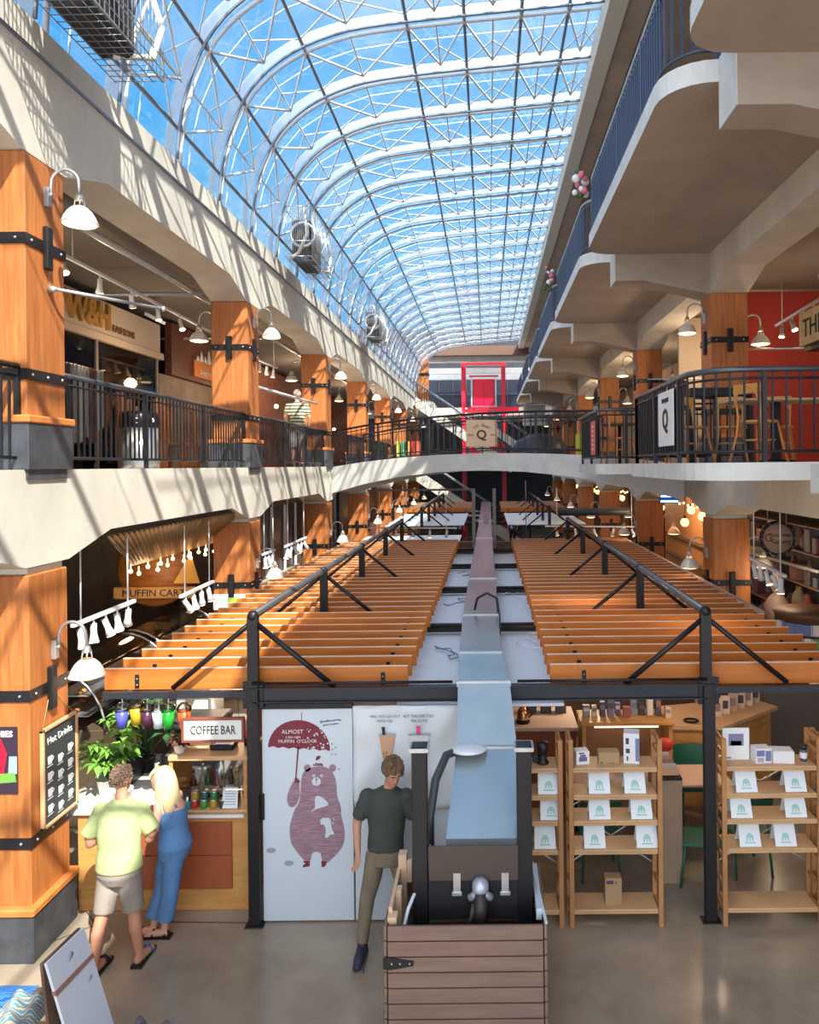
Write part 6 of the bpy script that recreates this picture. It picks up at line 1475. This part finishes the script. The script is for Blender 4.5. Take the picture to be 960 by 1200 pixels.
# ---- 2: person in the blue jumpsuit
def person_blue():
    bx,by=-3.0,7.25
    t=thing('person','person with long blonde hair in a blue strappy jumpsuit beside the counter','person',(bx,by,0))
    V=lambda x,y,z:(bx+x,by+y,z)
    s=MB()
    ell(s,[(*V(0,0,.80)[:2],.80,.13,.14),(*V(0,0,.90)[:2],.90,.14,.155),(*V(0,0,1.0)[:2],1.0,.11,.11),(*V(-.01,0,1.10)[:2],1.10,.115,.10),(*V(-.02,0,1.22)[:2],1.22,.13,.10),(*V(-.03,0,1.29)[:2],1.29,.10,.075),(*V(-.03,0,1.33)[:2],1.33,.045,.045)])
    limb(s,[V(-.03,0,1.30),V(-.06,.0,1.40)],[.045,.042])
    for hx,hy,fx,fy in ((-.05,.06,-.22,.0),(.04,-.05,-.10,-.04)):
        limb(s,[V(hx,hy,.84),V((hx+fx)/2,(hy+fy)/2,.47),V(fx+.02,fy,.09)],[.085,.05,.033])
        s.tube([V(fx+.05,fy,.045),V(fx-.04,fy,.042),V(fx-.15,fy-.01,.028)],[.032,.036,.028],12)
        for q in range(5): limb(s,[V(fx-.14,fy+(q-2)*.014,.026),V(fx-.175+.006*abs(q-2),fy+(q-2)*.015,.022)],[.0085,.007],6)
    limb(s,[V(-.10,-.10,1.27),V(-.12,-.13,1.05),V(-.24,-.02,1.05)],[.042,.036,.026]); hand(s,V(-.24,-.02,1.05),(-1,.3,.1),(0,-.2,1),.5,.155)
    limb(s,[V(.0,.12,1.27),V(-.06,.16,1.06),V(-.22,.14,1.10)],[.042,.036,.026]); hand(s,V(-.22,.14,1.10),(-1,0,.2),(0,-.2,1),.5,.155)
    T=head(s,V(-.10,-.02,1.475),(-1,-.05,0),.0,.225)
    o=remesh(s.build('body',mat('skin_pink',(.66,.36,.27),.5)),.009); adopt(o,t); face(T,t,.95)
    h=MB(); h.T=T
    h.sph((0,.020,.025),(.086,.098,.100),20,12)
    for i in range(26):
        a=-.15*PI+1.3*PI*i/25; x=.082*math.cos(a); y=.025+.088*math.sin(a)
        h.tube([(x*.8,y*.8,.06),(x*1.05,y*1.03,-.03),(x*1.12,y*1.1+.01,-.14),(x*1.0,y*1.0+.04,-.25-.03*math.sin(i*2.3)),(x*.85,y*.8+.06,-.33-.04*math.sin(i*1.7))],[.02,.023,.024,.02,.008],8)
    for i in range(7): a=(i-3)/3; h.tube([(a*.05,-.05,.10),(a*.065,-.082,.065),(a*.075,-.080,.035)],[.016,.013,.006],6)
    h.build('long_hair',mat('blonde',(.72,.52,.30),.5,var=.2,nscale=20,scale=(4,4,.5)),t)
    DEN=mat('denim_blue',(.09,.22,.46),.75,var=.15,nscale=7,bump=.2)
    s=MB()
    ell(s,[(*V(0,0,.74)[:2],.74,.135,.145),(*V(.01,0,.86)[:2],.86,.160,.170),(*V(0,0,.95)[:2],.95,.138,.145),(*V(0,0,1.03)[:2],1.03,.128,.125),(*V(-.01,0,1.12)[:2],1.12,.135,.118),(*V(-.02,0,1.20)[:2],1.20,.142,.113)],22)
    for hx,hy,fx,fy in ((-.05,.06,-.22,.0),(.04,-.05,-.10,-.04)):
        s.tube([V(hx,hy,.86),V((hx*2+fx)/3,(hy*2+fy)/3,.60),V((hx+fx)/2+.01,(hy+fy)/2,.42),V(fx+.025,fy,.17)],[.10,.088,.075,.082],14)
    o=remesh(s.build('jumpsuit',DEN),.010,4); adopt(o,t)
    for y0 in (-.075,.075): MB().tube([V(.08,y0*.6,1.18),V(.03,y0,1.26),V(-.04,y0,1.31),V(-.10,y0,1.27),V(-.13,y0,1.18)],.016,8).build('shoulder_strap',DEN,t)
    for hx,hy,fx,fy in ((-.05,.06,-.22,.0),(.04,-.05,-.10,-.04)):
        MB().cbox(V(fx-.05,fy,.010),(.27,.085,.02)).build('sandal_sole',BLACK,t)
        MB().tube([V(fx-.09,fy-.045,.02),V(fx-.08,fy,.075),V(fx-.09,fy+.045,.02)],.009,6).tube([V(fx+.02,fy-.04,.03),V(fx+.06,fy,.06),V(fx+.02,fy+.04,.03)],.008,6).build('sandal_strap',BLACK,t)
person_blue()
# ---- 3: person in dark grey-green t-shirt behind the planter
def person_dark():
    bx,by=-.93,6.95
    t=thing('person','person in dark grey-green t-shirt and olive trousers looking down behind the planter','person',(bx,by,0))
    V=lambda x,y,z:(bx+x,by+y,z)
    s=MB()
    ell(s,[(*V(-.03,0,.86)[:2],.86,.145,.11),(*V(-.03,0,.95)[:2],.95,.15,.11),(*V(-.02,0,1.08)[:2],1.08,.135,.10),(*V(-.02,0,1.22)[:2],1.22,.155,.105),(*V(-.02,0,1.38)[:2],1.38,.17,.10),(*V(-.01,-.01,1.46)[:2],1.46,.13,.08),(*V(0,-.02,1.50)[:2],1.50,.06,.055)])
    limb(s,[V(0,-.01,1.46),V(.03,-.05,1.60)],[.054,.050])
    legs=((-.10,-.0,-.20,-.02,-.24,-.06),(.08,.0,.14,.06,.22,.14))
    for hx,hy,kx,ky,fx,fy in legs:
        limb(s,[V(hx-.02,hy,.90),V(kx,ky,.50),V((kx+fx)/2,(ky+fy)/2,.34),V(fx,fy,.09)],[.085,.055,.05,.035])
    limb(s,[V(-.20,0,1.42),V(-.285,.02,1.18),V(-.29,.0,1.13),V(-.27,-.07,.93)],[.052,.043,.041,.027]); hand(s,V(-.27,-.07,.92),(-.1,-.15,-1),(.6,-.8,0),.7)
    limb(s,[V(.17,0,1.42),V(.24,.01,1.18),V(.26,.0,1.13),V(.36,-.10,.93)],[.052,.043,.041,.027]); hand(s,V(.36,-.10,.92),(.1,-.1,-1),(-.6,-.8,0),.7)
    T=head(s,V(.05,-.075,1.665),(.5,-1,0),.42)
    o=remesh(s.build('body',mat('skin_mid',(.55,.28,.19),.55)),.009); adopt(o,t); face(T,t)
    curls(T,t,mat('hair_sandy',(.15,.09,.055),.75,var=.5,nscale=50),8,150,.022,.0)
    s=MB()
    ell(s,[(*V(-.03,0,.95)[:2],.95,.168,.13),(*V(-.03,0,1.03)[:2],1.03,.163,.128),(*V(-.02,0,1.12)[:2],1.12,.163,.125),(*V(-.02,0,1.25)[:2],1.25,.178,.128),(*V(-.02,0,1.38)[:2],1.38,.195,.122),(*V(-.01,-.005,1.455)[:2],1.455,.155,.10),(*V(0,-.015,1.495)[:2],1.495,.085,.075),(*V(0,-.02,1.51)[:2],1.51,.066,.062)],24)
    s.tube([V(-.16,0,1.41),V(-.21,.0,1.36),V(-.275,.02,1.22)],[.070,.074,.064],14).sph(V(-.19,0,1.405),.080,12,8)
    s.tube([V(.13,0,1.41),V(.18,.0,1.36),V(.235,.01,1.22)],[.070,.074,.064],14).sph(V(.16,0,1.405),.080,12,8)
    o=remesh(s.build('t_shirt',mat('dark_shirt',(.05,.062,.058),.9,var=.12,nscale=6,bump=.3)),.010,4); adopt(o,t)
    s=MB()
    ell(s,[(*V(-.03,0,.82)[:2],.82,.15,.12),(*V(-.03,0,.90)[:2],.90,.163,.128),(*V(-.03,0,.98)[:2],.98,.158,.122)],22)
    for hx,hy,kx,ky,fx,fy in legs:
        s.tube([V(hx-.02,hy,.90),V((hx+kx)/2,(hy+ky)/2,.70),V(kx,ky,.50),V((kx+fx)/2,(ky+fy)/2,.32),V(fx,fy,.13)],[.092,.086,.070,.062,.052],14)
    o=remesh(s.build('trousers',mat('olive_trousers',(.20,.165,.12),.85,var=.15,nscale=7,bump=.4)),.010,4); adopt(o,t)
    for hx,hy,kx,ky,fx,fy in legs:
        s=MB().tube([V(fx,fy+.06,.06),V(fx,fy,.07),V(fx-.01,fy-.10,.05),V(fx-.015,fy-.20,.035)],[.04,.05,.048,.036],14).sph(V(fx,fy+.05,.055),.045,12,8).sph(V(fx-.015,fy-.20,.036),(.040,.04,.032),12,8).tube([V(fx,fy,.08),V(fx,fy+.005,.14)],[.045,.043],12)
        s.mi(1).cbox(V(fx-.005,fy-.07,.012),(.095,.31,.024)); s.build('sneaker',[flat('navy_shoe',(.02,.025,.05)),flat('solew',(.12,.12,.12))],t)
        l=MB()
        for q in range(4): l.tube([V(fx-.03,fy-.05-.025*q,.095-.008*q),V(fx+.02,fy-.055-.025*q,.095-.008*q)],.004,5)
        l.build('laces',flat('lace',(.25,.26,.3)),t)
person_dark()
# ---- 4: person in striped shirt on the upper walkway, seen from behind
def person_simple(bx,by,bz,label,top,legs_m,skin,hairm,rz=0,h=1.0,stripes_=False,arms=None,sit=False,skirt=False):
    t=thing('person',label,'person',(bx,by,bz))
    M=Matrix.Translation((bx,by,bz))@Matrix.Rotation(rz,4,'Z')@Matrix.Scale(h,4)
    s=MB(); s.T=M
    ell(s,[(0,0,.86,.15,.11),(0,0,.95,.155,.115),(0,0,1.08,.14,.10),(0,0,1.22,.16,.105),(0,0,1.38,.17,.10),(0,0,1.46,.13,.08),(0,0,1.50,.06,.05)])
    limb(s,[(0,0,1.46),(0,-.02,1.56)],[.054,.05])
    for a in (-1,1):
        limb(s,[(a*.09,0,.88),(a*.10,-.02,.48),(a*.10,.02,.09)],[.088,.056,.036]); s.tube([(a*.10,.05,.045),(a*.10,-.05,.045),(a*.11,-.17,.03)],[.036,.042,.03],10)
        A=(arms or {}).get(a,[(a*.19,0,1.42),(a*.27,.02,1.15),(a*.25,-.06,.92)])
        limb(s,A,[.05,.042,.028]); d=Vector(A[-1])-Vector(A[-2]); hand(s,A[-1],d,(0,-1,.2),.6)
    # head without its own transform
    sub=MB(); T=head(sub,(0,-.03,1.66),(0,-1,0)); sub_v=[M@Vector(p) for p in sub.v]; s.T=None; s.add(sub_v,sub.f,True)
    o=remesh(s.build('body',skin),.011); adopt(o,t); face(M@T,t)
    curls(M@T,t,hairm,5,60,.012,.0)
    s=MB(); s.T=M
    ell(s,[(0,0,.92,.175,.13),(0,0,1.05,.165,.125),(0,0,1.22,.18,.13),(0,0,1.38,.195,.122),(0,0,1.455,.15,.10),(0,0,1.50,.075,.07)],22)
    for a in (-1,1):
        A=(arms or {}).get(a,[(a*.19,0,1.42),(a*.27,.02,1.15),(a*.25,-.06,.92)]); q=Vector(A[0])+(Vector(A[1])-Vector(A[0]))*.75
        s.tube([(a*.15,0,1.41),A[0],q],[.066,.07,.066],12)
    o=remesh(s.build('shirt',top),.012,3); adopt(o,t)
    s=MB(); s.T=M
    ell(s,[(0,0,.82,.16,.125),(0,0,.93,.165,.125)],20)
    for a in (-1,1): s.tube([(a*.09,0,.88),(a*.10,-.01,.66),(a*.10,0,.45 if stripes_ else .14)],[.10,.09,.085 if stripes_ else .06],14)
    o=remesh(s.build('trousers',legs_m),.012,3); adopt(o,t)
    for a in (-1,1):
        s=MB(); s.T=M; s.cbox((a*.105,-.05,.04),(.10,.29,.075)); s.build('shoe',flat('shoeb',(.04,.04,.05)),t)
    return t
st=mat('striped_shirt',(.62,.62,.28),.85); nt_=st.node_tree; b_=nt_.nodes['Principled BSDF']
tc_=nt_.nodes.new('ShaderNodeTexCoord'); wv_=nt_.nodes.new('ShaderNodeTexWave'); wv_.bands_direction='Z'; wv_.inputs['Scale'].default_value=4.2
rp_=nt_.nodes.new('ShaderNodeValToRGB'); rp_.color_ramp.interpolation='CONSTANT'; e_=rp_.color_ramp.elements; e_[0].color=(.07,.08,.09,1); e_[1].position=.38; e_[1].color=(.62,.62,.28,1); q_=e_.new(.8); q_.color=(.75,.74,.62,1)
nt_.links.new(tc_.outputs['Object'],wv_.inputs['Vector']); nt_.links.new(wv_.outputs['Fac'],rp_.inputs['Fac']); nt_.links.new(rp_.outputs['Color'],b_.inputs['Base Color'])
person_simple(-4.48,18.1,E,'person in yellow and dark striped shirt walking on the upper walkway, seen from behind',st,flat('greyshorts',(.38,.38,.38)),SKIN,flat('hair_white',(.55,.42,.38)),rz=PI+.25,stripes_=True,h=1.02)
person_simple(-2.62,9.15,0,'person in a red top with bare arms working behind the COFFEE BAR sign',flat('red_top',(.45,.04,.03)),flat('darktr',(.03,.03,.04)),SKIN,flat('hair_dark',(.04,.025,.02)),rz=-.5,h=1.12,arms={-1:[(-.19,0,1.42),(-.30,-.02,1.22),(-.12,-.22,1.28)]})
person_simple(-1.6,41.6,.0,'person in dark blue top far off below the footbridge beside the red lift',flat('dkblue',(.03,.07,.18)),flat('darktr',(.03,.03,.04)),SKIN,flat('hair_dark',(.04,.025,.02)),rz=.4,h=1.9/1.75)
person_simple(1.3,41.6,.0,'person in bright blue top far off below the footbridge',flat('brblue',(.04,.25,.55)),flat('darktr',(.03,.03,.04)),SKIN,flat('hair_dark',(.04,.025,.02)),rz=-.3)
